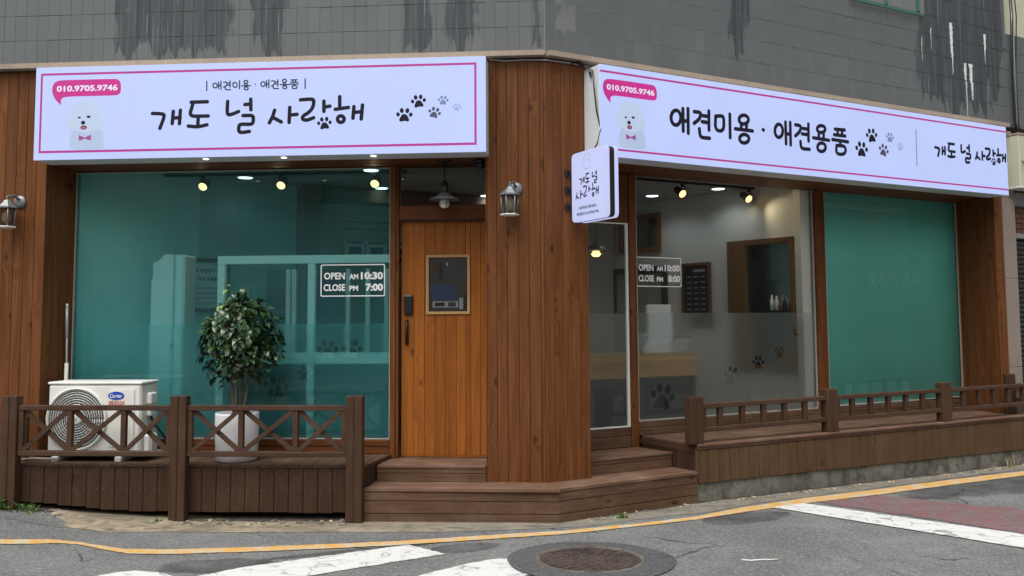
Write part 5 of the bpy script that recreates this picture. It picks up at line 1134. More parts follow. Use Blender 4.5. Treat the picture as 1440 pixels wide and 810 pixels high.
for k in range(4):
    a = k * math.pi / 2 + .5; ca, sa = math.cos(a), math.sin(a)
    m.tube([(-1.111 + r_ * ca, 7.6 + r_ * sa, 2.56 + z) for r_, z in ((.0, -.004), (.035, .003), (.054, .03), (.054, .06), (.045, .085))], .002, 5)
m.tube([(-1.111 + .055 * math.cos(2 * math.pi * i / 16), 7.6 + .055 * math.sin(2 * math.pi * i / 16), 2.605) for i in range(17)], .002, 5); m.build('cage', M['black'], t)
t = thing('dome_camera', 'small black dome camera under the soffit beside the timber pillar', 'security camera', (-.80, 7.58, 2.93))
m = MB(); m.lathe((-.795, 7.58, 2.955), [(.058, 0), (.06, .03)], 18); m.build('mount', M['black'], t)
m = MB(); m.lathe((-.795, 7.58, 2.905), [(.0, 0), (.03, .006), (.048, .03), (.052, .05)], 18); m.build('dome', M['black'], t)
for x, lab in ((-3.08, 'left small lit soffit spot under the left sign'), (-2.41, 'middle small lit soffit spot under the left sign'), (-1.65, 'right small lit soffit spot under the left sign')):
    t = thing('soffit_spot', lab, 'ceiling light', (x, 7.33, 2.97), FL, 'small soffit spots under the left sign')
    m = MB(); m.lathe((x, 7.215, 2.968), [(.034, 0), (.036, .009)], 16); m.build('trim_ring', M['white_metal'], t)
    m = MB(); m.lathe((x, 7.215, 2.964), [(.0, 0), (.022, .001), (.024, .0038)], 16); m.build('lens', M['lamp_soffit'], t)

# ================================================================== left deck
ZD = .434
t = thing('timber_deck', 'low brown timber deck left of the door with upright skirting boards', 'deck', (-3.2, 7.4, 0))
x = -4.93; k = 0
while x < -1.72:
    b = min(x + .112, -1.722); board('deck_board', M['deck_y'], t, x + .0015, b - .0015, 7.165, 7.792, ZD - .022 + random.uniform(-.001, .0005), ZD, .003); x += .112
m = MB(); m.prism([(-1.7205, 7.165), (-1.700, 7.165), (-1.612, 7.79), (-1.7205, 7.79)], ZD - .022, ZD + .0005); m.build('edge_board', M['deck_y'], t, FL, (-1.69, 7.4, ZD))
for b0, b1 in ((-4.612, -3.286), (-3.155, -1.836)):
    st = (b1 - b0) / 11
    for i in range(11): board('skirting_board', M['skirt_v'], t, b0 + i * st + .0018, b0 + (i + 1) * st - .0018, 7.148 + random.uniform(0, .002), 7.168, .062 + gz(b0 + i * st, 7.15) * .8 + random.uniform(-.004, .004), ZD - .0235, .0035)
for i in range(3): board('skirting_board', M['skirt_v'], t, -4.96 + i * .115, -4.848 + i * .115, 7.150, 7.168, .10, ZD - .0235, .0035)
for q in range(5):
    f = lambda s_: (-1.702 + .088 * s_, 7.172 + .60 * s_)
    (xa, ya), (xb, yb_) = f(q / 5), f((q + 1) / 5 - .008)
    m = MB(); m.prism([(xa, ya), (xb, yb_), (xb - .02, yb_ + .001), (xa - .02, ya + .001)], .05, ZD - .0235); m.build('skirting_board', M['skirt_v'], t, FL, ((xa + xb) / 2, (ya + yb_) / 2, .2))
m = MB(); m.box(-5.2, -1.74, 7.30, 7.79, -.05, ZD - .024); m.build('frame_core', M['void'], t)
m = MB()
for b0, b1 in ((-4.612, -3.286), (-3.155, -1.836)):
    st = (b1 - b0) / 11
    for i in range(11):
        for z in (.375, .24):
            for f_ in (.18, .82):
                nx, nz = b0 + (i + f_) * st + random.uniform(-.006, .006), z + random.uniform(-.008, .008); m.box(nx - .0019, nx + .0019, 7.1465, 7.149, nz - .0019, nz + .0019)
o = m.build('nail_heads', M['ledge'], t); o['kind'] = 'stuff'

# left railing with crossed braces
t = thing('timber_railing', 'brown timber railing with crossed braces in front of the left deck', 'railing', (-3.2, 7.1, 0))
PW = .066
for c, zb in ((-4.632, .075), (-3.204, -.02), (-1.759, -.02)):
    m = MB()
    for s_ in (-1, 1): m.box(c + s_ * .0345 - PW / 2 + .001, c + s_ * .0345 + PW / 2 - .001, 7.058, 7.145, zb, 1.0, .005)
    m.box(c - .02, c + .02, 7.066, 7.137, zb, .995)
    m.build('post', M['fence_v'], t, FL, (c, 7.1, .5))
for b0, b1, mids in ((-4.563, -3.273, (-4.129, -3.674)), (-3.135, -1.828, (-2.694, -2.245))):
    board('rail', M['fence_x'], t, b0, b1, 7.075, 7.128, .882, .924, .004)
    board('rail', M['fence_x'], t, b0, b1, 7.075, 7.128, .515, .556, .004)
    ups = [b0 + .020] + list(mids) + [b1 - .020]
    for i, u in enumerate(ups):
        w_ = .040 if i in (0, 3) else .043
        board('upright', M['fence_v'], t, u - w_ / 2, u + w_ / 2, 7.080, 7.122, .557, .881, .003)
    for i in range(3):
        a, b = ups[i] + .021, ups[i + 1] - .021; z0, z1 = .558, .880; hw = .0175
        L = math.hypot(b - a, z1 - z0); dx, dz = (b - a) / L * hw, (z1 - z0) / L * hw
        for flip, y0, y1 in ((0, 7.080, 7.0995), (1, 7.1003, 7.121)):
            p0, p1 = ((a, z0), (b, z1)) if not flip else ((a, z1), (b, z0))
            sg = 1 if not flip else -1; ex = hw * L / (z1 - z0); ez = hw * L / (b - a)
            kx = min(ex, .03); kz = min(ez, .03)
            if not flip: pl = [(a, z0), (a + kx, z0), (b, z1 - kz), (b, z1), (b - kx, z1), (a, z0 + kz)]
            else: pl = [(a, z1), (a, z1 - kz), (b - kx, z0), (b, z0), (b, z0 + kz), (a + kx, z1)]
            m = MB(); m.slab(pl, y0, y1); o = m.build('brace', M['fence_x'], t, FL, ((a + b) / 2, 7.1, .7))
board('side_rail', M['fence_x'], t, -4.70, -4.60, 7.30, 7.335, .80, .84, .003); board('side_post', M['fence_v'], t, -4.665, -4.625, 7.30, 7.335, .4, .7995, .003)

# ================================================================== steps round the pillar
t = thing('timber_steps', 'weathered timber steps wrapping the corner pillar below the pine door and side window', 'steps', (-.4, 7.3, 0))
# lower tread, left wing and right wing, mitred on the corner line
cx0, cy0 = -.131, 7.143          # outer corner of the lower step
ib = FR.inverted()
def mit_x(y): return cx0 + (P0.x - cx0) * (y - cy0) / (P0.y - cy0)
nb = 4; ya = 7.122; ye = 7.47
for i in range(nb):
    y0 = ya + (ye - ya) * i / nb + .0015; y1 = ya + (ye - ya) * (i + 1) / nb - .0015
    xl = -1.705 + .088 * (y0 - 7.17) / .62
    m = MB(); m.prism([(-1.69 if i == 0 else -1.668, y0), (mit_x(y0) - .0015, y0), (mit_x(y1) - .0015, y1), (-1.668, y1)], .243 + random.uniform(-.001, 0), .266 + random.uniform(-.001, .0005)); m.build('tread_board', M['deck_x'], t, FL, (-.9, y0, .26))
c2 = ib @ Vector((cx0, cy0, 0)); n0r = c2.y
def mit_u(n): return c2.x + (0 - c2.x) * (n - n0r) / (0 - n0r)
slope = (-.205 - n0r) / (1.40 - c2.x)
for i in range(nb):
    f0 = i / nb; f1 = (i + 1) / nb
    na = n0r + (.16 - n0r) * f0 + .0015; nz = n0r + (.16 - n0r) * f1 - .0015
    rb = lambda n, f: n + (1 - f) * slope * (1.40 - c2.x)
    m = MB(); m.prism([(mit_u(na) + .0015, na), (1.392, rb(na, f0)), (1.392, rb(nz, f1)), (mit_u(nz) + .0015, nz)], .243 + random.uniform(-.001, 0), .266 + random.uniform(-.001, .0005)); m.build('tread_board', M['deck_x'], t, FR, (.6, na, .26))
for z0, z1 in ((-.03, .064), (.070, .163), (.169, .2395)):
    e = random.uniform(0, .003)
    m = MB(); m.prism([(-1.692, 7.128 + e), (cx0 - .002, cy0 + .004 + e), (cx0 - .004, cy0 + .028), (-1.692, 7.152)], z0, z1); m.build('riser_board', M['riser_x'], t, FL, (-.9, 7.13, z0))
    m = MB(); m.prism([(c2.x + .002, n0r + .004 + e), (1.386, -.199 + e), (1.386, -.175), (c2.x + .003, n0r + .03)], z0 + .001, z1 + .001); m.build('riser_board', M['riser_x'], t, FR, (.6, -.2, z0))
m = MB(); m.prism([(1.3865, -.20), (1.3895, -.20), (1.3895, .2), (1.3865, .2)], -.05, .24); m.prism([(-1.68, 7.16), (-.16, 7.17), (-.24, 7.40), (-1.66, 7.40)], -.05, .24); m.build('step_core', M['void'], t)
# upper step at the door
for i, (y0, y1) in enumerate(((7.405, 7.52), (7.523, 7.638), (7.641, 7.756), (7.759, 7.873))):
    x0 = -1.665 + .05 * i / 3; board('tread_board', M['deck_x'], t, x0 if i else -1.648, -.742, y0, y1, .377, .3985 + random.uniform(-.0008, .0008), .003)
for z0, z1, d in ((.338, .3755, 0), (.2665, .335, .002)): board('riser_board', M['riser_x'], t, -1.652, -.740, 7.411 + d, 7.43, z0, z1, .003)
# upper step at the side window
for i, (n0, n1) in enumerate(((.105, .218), (.221, .334), (.337, .45), (.453, .552))): board('tread_board', M['deck_x'], t, .4165, 1.362 - .02 * i, n0, n1, .377, .3985 + random.uniform(-.0008, .0008), .003, FR)
for z0, z1, d in ((.345, .3755, 0), (.2665, .342, .002)): board('riser_board', M['riser_x'], t, .4165, 1.358, .112 + d, .135, z0, z1, .003, FR)

# ================================================================== right deck, footing and railing
ZR = .50
m = MB(); m.prism([(1.392, -.182), (7.6, -.182), (7.6, .5), (1.392, .5)], -.25, .24); tag(m.build('concrete_footing', M['footing'], None, FR), kind='structure')
t = thing('timber_deck', 'long weathered timber deck under the right windows on a concrete footing', 'deck', (4.0, .1, .15), FR)
nb = 7; n0, n1 = -.212, .548
for i in range(nb):
    a = n0 + (n1 - n0) * i / nb + .0015; b = n0 + (n1 - n0) * (i + 1) / nb - .0015
    ul = 1.402 - .07 * i / nb
    cuts = [ul, 3.0 + (i % 3) * .9, 7.5]
    for p, q in zip(cuts[:-1], cuts[1:]): board('deck_board', M['deck_x'], t, p + .001, q - .001, a, b, ZR - .022, ZR + random.uniform(-.001, .001), .003, FR)
board('fascia_board', M['fence_x'], t, 1.392, 4.4, -.206, -.186, ZR - .05, ZR - .0235, .003, FR); board('fascia_board', M['fence_x'], t, 4.402, 7.5, -.206, -.186, ZR - .05, ZR - .0235, .003, FR)
u = 1.402
board('corner_board', M['skirt_r'], t, 1.388, 1.4005, -.205, -.17, .20, ZR - .052, .003, FR)
while u < 7.4:
    board('skirting_board', M['skirt_r'], t, u + .0022, u + .1168, -.199 + random.uniform(-.001, .001), -.180, .162 - .0085 * (u - 1.4) + random.uniform(-.003, .003), ZR - .0515, .0025, FR); u += .119
for q in range(6):
    f = lambda s_: (1.393 - .066 * s_, -.166 + .70 * s_)
    (ua, na), (ub, nbb) = f(q / 6), f((q + 1) / 6 - .006)
    m = MB(); m.prism([(ua, na), (ub, nbb), (ub + .018, nbb), (ua + .018, na)], .20, ZR - .07); m.build('skirting_board', M['skirt_v'], t, FR, ((ua + ub) / 2, (na + nbb) / 2, .3))
m = MB(); m.prism([(1.392, -.18), (1.322, .545), (1.345, .545), (1.412, -.18)], ZR - .0685, ZR - .0235); m.build('fascia_board', M['fence_x'], t, FR, (1.36, .2, .46))
m = MB(); m.prism([(1.43, -.16), (7.4, -.16), (7.4, .54), (1.38, .54)], .10, ZR - .024); m.build('frame_core', M['void'], t, FR)

t = thing('timber_railing', 'low brown timber railing with short balusters on the right deck', 'railing', (4.0, -.14, ZR), FR)
posts = (1.405, 3.082, 4.782, 6.52)
for c in posts:
    m = MB()
    for s_ in (-1, 1): m.box(c + s_ * .0375 - .0355, c + s_ * .0375 + .0355, -.195, -.105, ZR + .001, .912, .005)
    m.box(c - .02, c + .02, -.187, -.113, ZR + .001, .906)
    m.build('post', M['fence_v'], t, FR, (c, -.15, .7))
for i in range(3):
    a, b = posts[i] + .0735, posts[i + 1] - .0735
    board('rail', M['fence_x'], t, a, b, -.178, -.122, .806, .845, .004, FR); board('rail', M['fence_x'], t, a, b, -.176, -.124, .600, .640, .004, FR)
    for k in range(-1, 6):
        u = {0: 1.700, 1: 3.394, 2: 5.10}[i] + .262 * k
        if k == -1: u = a + .026
        if u < b - .02: board('baluster', M['fence_v'], t, u - .026, u + .026, -.170, -.130, .641, .805, .003, FR)
m = MB(); m.box(6.02, 6.10, -.06, -.015, ZR + .001, .95, .005); m.box(6.102, 6.175, -.06, -.015, ZR + .001, .95, .005); m.build('post', M['fence_v'], t, FR, (6.1, -.04, .7))
for z in (.64, .80): board('rail', M['fence_x'], t, 6.178, 7.3, -.058, -.02, z, z + .035, .003, FR)

# ================================================================== outdoor unit, pole, potted tree
t = thing('outdoor_unit', 'off white air conditioner outdoor unit with round fan grille on the left deck', 'air conditioner', (-4.05, 7.48, ZD))
AX0, AX1, AY0, AY1, AZ0, AZ1 = -4.462, -3.648, 7.325, 7.63, .495, 1.075
m = MB(); m.box(AX0, AX1, AY0, AY1, AZ0, AZ1, .016); cab = m.build('cabinet', M['ac_white'], t)
m = MB(); m.box(AX0 - .006, AX1 + .006, AY0 - .006, AY1 + .006, AZ1 + .001, AZ1 + .022, .006); m.build('top_panel', M['ac_white'], t)
m = MB(); m.box(AX0 + .02, AX1 + .05, AY0 - .02, AY1, AZ0 - .016, AZ0 - .001, .003); m.build('base_tray', M['white_metal'], t)
FC = (-4.205, .786); FRad = .252
m = MB(); m.lathe((FC[0], AY0 - .0005, FC[1]), [(FRad + .014, 0), (FRad + .012, -.016), (FRad, -.019), (FRad - .004, -.006), (FRad - .006, 0.0)], 48, True, 0, 'y'); m.build('fan_ring', M['ac_white'], t)
m = MB(); m.lathe((FC[0], AY0 - .0012, FC[1]), [(FRad - .004, 0), (.0, -.0005)], 40, False, 0, 'y'); m.build('fan_cavity', M['ac_dark'], t)
m = MB()
for k in range(10):
    rr = .062 + k * .0205; m.tube([(FC[0] + rr * math.cos(2 * math.pi * i / 36), AY0 - .013, FC[1] + rr * math.sin(2 * math.pi * i / 36)) for i in range(37)], .0034 if k % 2 else .0026, 5)
for k in range(72):
    a = 2 * math.pi * k / 72; r0 = .05 if k % 3 == 0 else .13
    p = lambda r_, tw: (FC[0] + r_ * math.cos(a + tw), AY0 - .010, FC[1] + r_ * math.sin(a + tw))
    m.tube([p(r0, 0), p(.19, .10), p(FRad - .002, .2)], .0012, 4)
o = m.build('fan_grille', M['ac_grille'], t)
m = MB(); m.lathe((FC[0], AY0 - .006, FC[1]), [(.052, 0), (.05, -.012), (.03, -.016), (.0, -.017)], 24, True, 0, 'y'); m.build('fan_hub', M['white_metal'], t)
m = MB(); m.box(-3.93, AX1 - .055, AY0 - .007, AY0 - .0006, AZ0 + .03, AZ1 - .04, .005); m.build('front_panel', M['ac_white'], t)
m = MB(); m.lathe((-3.862, AY0 - .0072, .982), [(1, 0), (1, -.003)], 28, False, 0, 'y')
m.v = [(-3.862 + (v[0] + 3.862) * .071, v[1], .982 + (v[2] - .982) * .034) for v in m.v]; bd = m.build('oval_badge', M['blue_logo'], t)
text('badge_lettering', 'Carrier', -3.862, .981, .105, .032, AY0 - .0115, M['decal'], bd, FL, .01, .25)
text('brand_lettering', '캐리어', -3.860, .917, .135, .05, AY0 - .0085, M['red_print'], t, FL, .02)
m = MB(); m.slab([(-3.90, .565), (-3.885, .59), (-3.915, .625), (-3.90, .59)], AY0 - .0085, AY0 - .0075); m.build('eco_mark', M['green_print'], t)
text('eco_lettering', 'Inverter', -3.875, .553, .07, .016, AY0 - .0085, M['green_print'], t, FL)
m = MB(); m.box(AX1 + .001, AX1 + .05, 7.40, 7.52, .90, 1.0, .012); m.box(AX1 + .001, AX1 + .042, 7.41, 7.51, .80, .899, .01); m.build('valve_cover', M['white_metal'], t)
m = MB(); m.box(AX1 + .001, AX1 + .075, 7.36, 7.50, AZ0, .66, .02); m.build('pipe_cover', M['ac_white'], t)
m = MB(); m.box(AX1 + .0425, AX1 + .0445, 7.42, 7.5, .92, .945); m.build('valve_port', M['black'], t)
m = MB(); m.tube([(AX1 + .02, 7.46, .80), (AX1 + .05, 7.48, .72), (AX1 + .10, 7.52, .64), (AX1 + .13, 7.6, .52), (AX1 + .10, 7.7, .45)], .010, 8); m.build('power_lead', M['black'], t)
for x in (-4.37, -3.82): board('foot', M['white_metal'], t, x - .028, x + .028, 7.285, 7.60, ZD + .001, ZD + .043, .004)
m = MB(); m.tube([(-4.70, 7.24, ZD + .02), (-4.5, 7.235, ZD + .035), (-4.3, 7.24, ZD + .028)], .011, 8); tag(m.build('drain_hose', M['silicone']), 'pale drain hose lying under the outdoor unit on the left deck', 'hose')
t = thing('white_pole', 'slim white pole with a grey sleeve standing behind the outdoor unit', 'pole', (-4.525, 7.66, ZD))
m = MB(); m.tube([(-4.52, 7.68, ZD + .001), (-4.52, 7.68, 1.24)], .017, 10); m.build('lower_tube', M['white_metal'], t)
m = MB(); m.tube([(-4.52, 7.68, 1.24), (-4.53, 7.68, 1.74)], .008, 10); m.build('rod', M['white_metal'], t)
m = MB(); m.tube([(-4.526, 7.68, 1.46), (-4.53, 7.68, 1.735)], .0125, 10); m.build('sleeve', M['grey_metal'], t)
m = MB(); m.tube([(-4.53, 7.68, 1.735), (-4.531, 7.68, 1.768)], .011, 10); m.build('tip', M['white_metal'], t)

# potted tree
PX, PY = -2.852, 7.42
t = thing('potted_tree', 'small leafy tree in a tall white round pot on the left deck', 'potted tree', (PX, PY, ZD))
m = MB(); m.lathe((PX, PY, ZD + .001), [(.160, 0), (.172, .012), (.178, .2), (.180, .385), (.178, .398), (.168, .400), (.160, .392), (.158, .36)], 36); m.build('pot', M['pot'], t)
m = MB(); m.lathe((PX, PY, ZD + .33), [(.157, 0), (.157, .03), (.08, .045), (.0, .05)], 24); m.build('soil', M['soil'], t)
rs = random.Random(11)
m = MB()
tips = []
for k, (dx, dy, lean) in enumerate(((-.05, .0, -.05), (0.0, -.02, .0), (.03, .02, .03), (.06, -.01, .09))):
    pts = [(PX + dx * .5, PY + dy, ZD + .36)]
    for i in range(1, 7): pts.append((PX + dx * .5 + lean * i / 6 + dx * i / 7 + rs.uniform(-.012, .012), PY + dy + rs.uniform(-.015, .015) * i / 3, ZD + .36 + i * .125))
    m.tube(pts, .0125, 7, .004); tips += pts[3:]
for k in range(26):
    b = rs.choice(tips); a = rs.uniform(0, 6.28); l = rs.uniform(.12, .3)
    m.tube([b, (b[0] + math.cos(a) * l * .5, b[1] + math.sin(a) * l * .5, b[2] + .09), (b[0] + math.cos(a) * l, b[1] + math.sin(a) * l * .8, b[2] + rs.uniform(-.02, .12))], .004, 5, .0015)
m.build('trunk', M['bark'], t)
def leaf_mesh(i):
    L, w_ = (.062, .060, .070, .052)[i], (.021, .023, .022, .019)[i]; cv = (.010, .016, .020, .008)[i]
    vs = []; 
    for k, (tt, ww) in enumerate(((0, .10), (.22, .8), (.5, 1.0), (.78, .62), (1, .02))):
        z = -cv * (2 * tt - .6) ** 2
        vs += [(-ww * w_, tt * L, z + .25 * ww * w_), (0, tt * L, z), (ww * w_, tt * L, z + .25 * ww * w_)]
    fs = []
    for k in range(4): 
        for j in (0, 1): fs.append((k * 3 + j, k * 3 + j + 1, k * 3 + j + 4, k * 3 + j + 3))
    return vs, fs
LV = [leaf_mesh(i) for i in range(4)]
def leaf_me(mat, i, cache={}):
    k = (mat, i)
    if k not in cache:
        m = MB(); m.raw(*LV[i], smooth=True); cache[k] = m.mesh('leaf', M[mat])
    return cache[k]
def leaf_place():
    while True:
        a = rs.uniform(0, 2 * math.pi); zz = rs.uniform(-1, 1); rr = math.sqrt(1 - zz * zz); rad = rs.uniform(.60, 1.0) ** .7
        lump = 1 + .20 * math.sin(3 * a + 2.2 * zz) + .17 * math.sin(5 * a + 4 * zz + 1)
        x = rr * math.cos(a) * .295 * rad * lump; y = rr * math.sin(a) * .27 * rad * lump; z = zz * .345 * rad * lump
        if z < -.05: x *= .82 + rs.uniform(0, .2)
        if z > .14: x = x * .80 + .01
        p = Vector((PX + .005 + x, PY - .01 + y, 1.495 + z * .97))
        if z < -.22 and rs.random() < .15: p.z -= rs.uniform(0, .10)
        out = Vector((x, y, z * .4)).normalized()
        drop = rs.uniform(-1.1, .35)
        d = Vector((out.x + rs.uniform(-.5, .5), out.y + rs.uniform(-.5, .5), drop)).normalized()
        up = Vector((rs.uniform(-.4, .4) + out.x * .7, rs.uniform(-.4, .4) + out.y * .7, 1)).normalized()
        x_ = d.cross(up).normalized(); up = x_.cross(d).normalized()
        s_ = rs.uniform(.85, 1.4)
        Mx = Matrix(((x_.x * s_, d.x * s_, up.x * s_, p.x), (x_.y * s_, d.y * s_, up.y * s_, p.y), (x_.z * s_, d.z * s_, up.z * s_, p.z), (0, 0, 0, 1)))
        return Mx, p, out, rad
cand = [leaf_place() for _ in range(1150)]
# sprigs hanging out at the right and below
for k in range(60):
    q = rs.random(); bx_, bz_ = rs.choice(((.30, 1.44), (.34, 1.36), (.24, 1.28), (-.24, 1.24), (.28, 1.40), (.16, 1.18)))
    p = Vector((PX + bx_ + rs.uniform(-.06, .06), PY + rs.uniform(-.12, .1), bz_ + rs.uniform(-.10, .08)))
    Mx, _, o_, r_ = leaf_place(); Mx.translation = p; cand.append((Mx, p, Vector((bx_, -.3, 0)).normalized(), 1.0))
vis = sorted(range(len(cand)), key=lambda i: -(cand[i][3] * (.6 - cand[i][2].y)))
single = set(vis[:285]); mb_ = MB()
for i, (Mx, p, out, rad) in enumerate(cand):
    kind = 'leaf'
    if p.z > 1.68 and rs.random() < .28: kind = 'leaf_new'
    elif rs.random() < .010: kind = 'leaf_pale'
    j = rs.randrange(4)
    if i in single: mobj('leaf', leaf_me(kind, j), Mx, t)
    else: mb_.raw([Mx @ Vector(v) for v in LV[j][0]], LV[j][1], True)
o = mb_.build('foliage', M['leaf'], t); o['kind'] = 'stuff'

# ================================================================== weeds and litter along the kerb
def weed(x, y, h, n, label, mat='weed', spread=.05, wid=.006):
    t = thing('weed', label, 'weed', (x, y, gz(x, y)))
    m = MB()
    for k in range(n):
        a = rs.uniform(0, 6.28); l = h * rs.uniform(.5, 1.1); sx = spread * rs.uniform(.3, 1.2)
        b = Vector((x + rs.uniform(-.4, .4) * spread, y + rs.uniform(-.3, .3) * spread, gz(x, y)))
        pts = [b + Vector((math.cos(a) * sx * q ** 1.6, math.sin(a) * sx * q ** 1.6, l * q)) for q in (0, .35, .7, 1)]
        sd = Vector((-math.sin(a), math.cos(a), 0)) * wid * rs.uniform(.6, 1.3)
        vs = []
        for q, ww in zip(pts, (.7, 1.0, .8, .05)): vs += [q - sd * ww, q + sd * ww]
        m.raw(vs, [(0, 1, 3, 2), (2, 3, 5, 4), (4, 5, 7, 6)])
    m.build('blades', M[mat], t)
    if mat == 'weed':
        m = MB()
        for k in range(n // 2):
            a = rs.uniform(0, 6.28); q = Matrix.Translation((x + math.cos(a) * spread * rs.uniform(.1, 1), y + math.sin(a) * spread * rs.uniform(.1, 1), gz(x, y) + h * rs.uniform(.1, .5))) @ Matrix.Rotation(a, 4, 'Z') @ Matrix.Rotation(rs.uniform(-.6, .6), 4, 'X') @ Matrix.Scale(rs.uniform(.4, .8), 4)
            m.raw([q @ Vector(v) for v in LV[k % 4][0]], LV[k % 4][1], True)
        m.build('leaves', M['leaf_new'], t)
WD = GND['weeds']
weed(WD[0][0], WD[0][1] - .02, .09, 16, 'green weed clump at the foot of the leftmost railing post', 'weed', .14)
weed(WD[1][0], WD[1][1] - .01, .05, 10, 'low green weed right of the leftmost railing post', 'weed', .12)
weed(-4.66, 7.04, .17, 16, 'tall thin grass against the leftmost railing post', 'weed', .05, .003)
weed(WD[3][0], WD[3][1], .05, 14, 'small green sprig below the corner of the timber steps', 'weed', .06)
weed(WD[4][0], WD[4][1], .09, 18, 'grass tuft at the foot of the right concrete footing', 'weed', .07, .004)
weed(WD[5][0], WD[5][1], .16, 22, 'dry grass at the far right end of the concrete footing', 'dry_grass', .14, .003)
weed(-3.35, 7.03, .045, 8, 'tiny green weed beside the middle railing post', 'weed', .04)
lit = MB(); lit2 = MB()
def crumb(mb, x, y, s_):
    q = Matrix.Translation((x, y, gz(x, y) + s_ * .35)) @ Matrix.Rotation(rs.uniform(0, 6.28), 4, 'Z') @ Matrix.Rotation(rs.uniform(-.4, .4), 4, 'X')
    vs, fs = cham(-s_, s_, -s_ * .7, s_ * .7, -s_ * .35, s_ * .35, s_ * .22)
    mb.raw([q @ (Vector(v) * rs.uniform(.85, 1.15)) for v in vs], fs)
for k in range(260):
    x = rs.uniform(-4.5, -1.75); crumb(rs.choice((lit, lit, lit2)), x, 7.11 + rs.uniform(-.11, .05) - (.04 if x > -4 else 0), rs.uniform(.003, .013) if rs.random() < .8 else rs.uniform(.013, .026))
for k in range(230):
    u = rs.uniform(.15, 7); p = FR @ Vector((u, (-.245 if u > 1.3 else -.27 + .04 * u) - abs(rs.gauss(0, .05)), 0)); crumb(rs.choice((lit, lit2, lit2)), p.x, p.y, rs.uniform(.003, .012) if rs.random() < .85 else rs.uniform(.012, .022))
for k in range(60): crumb(rs.choice((lit, lit2)), rs.uniform(-4.5, 5), rs.uniform(5.6, 6.9), rs.uniform(.002, .006))
crumb(lit, -2.25, 6.93, .018); crumb(lit, -2.05, 6.97, .008)
tag(lit.build('gravel', M['footing']), kind='stuff')
tag(lit2.build('dry_litter', M['leaf_pale']), kind='stuff')

m = MB(); m.tube([(1.09, 6.12, .004), (1.15, 6.10, .006), (1.22, 6.105, .012), (1.29, 6.12, .008), (1.34, 6.15, .004)], .004, 6); tag(m.build('wire_scrap', M['white_metal']), 'thin white scrap of wire lying on the road right of the manhole', 'litter')

# ================================================================== next door at the right edge
t = thing('neighbour_building', 'next door building with cream upper wall and louvred brick front at the right edge', 'building', (7.5, .3, 0), FR)
m = MB(); m.box(6.345, 11.0, .25, 4.0, 4.96, 8.0); m.build('upper_wall', M['beige'], t, FR)
m = MB(); m.box(6.42, 11.0, .30, .9, -.1, 3.8); m.build('wall', M['mortar'], t, FR)
for r_ in range(12):
    for k in range(9): board('brick', M['brick'], t, 6.56 + k * .20 + (r_ % 2) * .1 - .1 + .004, 6.56 + k * .20 + (r_ % 2) * .1 + .092, .27, .302, 2.62 + r_ * .066, 2.62 + r_ * .066 + .058, .004, FR)
board('door_jamb', M['grey_metal'], t, 6.43, 6.50, .14, .29, -.1, 3.2, .004, FR)
board('lintel', M['grey_metal'], t, 6.502, 8.5, .16, .29, 2.55, 2.61, .004, FR)
board('lintel', M['grey_metal'], t, 6.502, 8.5, .14, .268, 2.95, 3.10, .004, FR)
for k in range(34): board('louvre_slat', M['grey_dark'], t, 6.503, 8.4, .20, .25, .55 + k * .0585, .592 + k * .0585, .003, FR, Matrix.Rotation(.5, 4, 'X'))
t = thing('cream_sign_box', 'blank cream sign box mounted high at the right edge beside the right shop sign', 'sign box', (6.7, -.1, 3.1), FR)
m = MB(); m.box(6.285, 8.2, -.16, -.005, 3.12, 3.72, .008); m.build('case', M['beige'], t, FR)
m = MB(); m.box(6.28, 8.2, -.165, -.01, 3.722, 3.745, .004); m.build('cap', M['ledge'], t, FR)
m = MB(); m.box(6.27, 8.2, -.17, -.002, 3.095, 3.118, .004); m.build('bottom_rail', M['white_metal'], t, FR)
m = MB(); m.tube([(6.47, -.03, 3.9), (6.475, -.03, 6.0)], .017, 8); tag(m.build('conduit', M['grey_metal'], None, FR), 'grey conduit running up the tiles at the right edge', 'pipe')
m = MB()
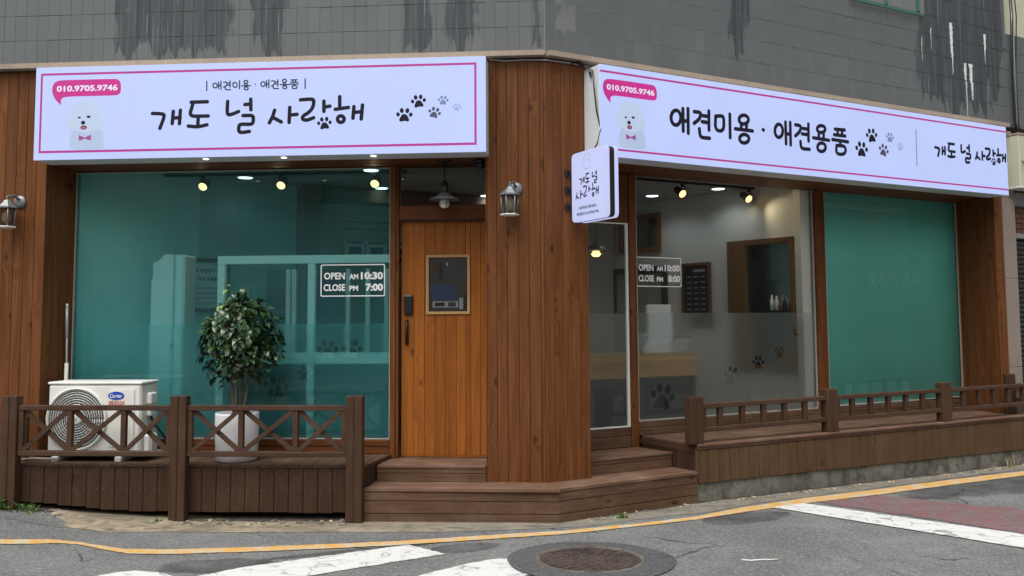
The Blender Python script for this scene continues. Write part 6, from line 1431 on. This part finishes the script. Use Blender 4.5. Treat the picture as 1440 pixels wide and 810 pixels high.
for du in (0, .03, .085): m.tube([(6.44 + du * .6, -.05, 3.74), (6.41 + du, -.04, 3.9), (6.40 + du, -.04, 4.5), (6.43 + du * 1.3, -.045, 5.2), (6.40 + du, -.04, 6.0)], .0075, 6)
m.tube([(6.32, -.17, 3.42), (6.36, -.19, 3.34), (6.45, -.2, 3.27), (6.56, -.18, 3.24)], .006, 6)
tag(m.build('cable_bundle', M['black'], None, FR), 'black cables hanging beside the grey conduit at the right edge', 'cable')

# ================================================================== unseen buildings added across the street to block low sky light and darken reflections
t = thing('unseen_opposite_building', 'unseen grey building added across the side street to darken reflections in the right windows', 'building', (20, -9, 0), FR)
m = MB(); m.box(8, 46, -20, -9, -.5, 7.5); m.build('wall', M['footing'], t, FR)
for r_ in range(2):
    for k in range(14): board('window', M['grey_dark'], t, 9 + k * 2.6, 10.5 + k * 2.6, -9.03, -8.98, .9 + r_ * 2.6, 2.2 + r_ * 2.6, .01, FR)
for (x0, x1, y, h, lab) in ((-26, -7.5, -9.0, 7.5, 'unseen grey rendered building added across the street to the left, blocking low sky light'), (-7.4, 5.5, -10.5, 6.5, 'unseen brown building added straight across the street, blocking low sky light'), (5.6, 30, -9.5, 8.0, 'unseen cream building added across the street to the right, blocking low sky light')):
    t = thing('unseen_opposite_building', lab, 'building', ((x0 + x1) / 2, y, 0))
    mt = {-26: 'granite', -7.4: 'brick', 5.6: 'beige'}[x0]
    m = MB(); m.box(x0, x1, y - 8, y, -.3, h); m.build('wall', M[mt], t)
    for r_ in range(2):
        n_ = int((x1 - x0) / 2.6)
        for k in range(n_):
            c = x0 + (k + .5) * (x1 - x0) / n_; board('window', M['grey_dark'], t, c - .75, c + .75, y - .02, y + .03, .9 + r_ * 2.7, 2.3 + r_ * 2.7, .01)
t = thing('left_neighbour_building', 'plain grey rendered building beyond the left end of the shop', 'building', (-10, 8, 0))
m = MB(); m.box(-16, -5.75, 7.6, 15, -.3, 7.0); m.build('wall', M['footing'], t)
for k in range(3): board('window', M['grey_dark'], t, -14.5 + k * 3, -13 + k * 3, 7.57, 7.62, 1.0, 2.3, .01)
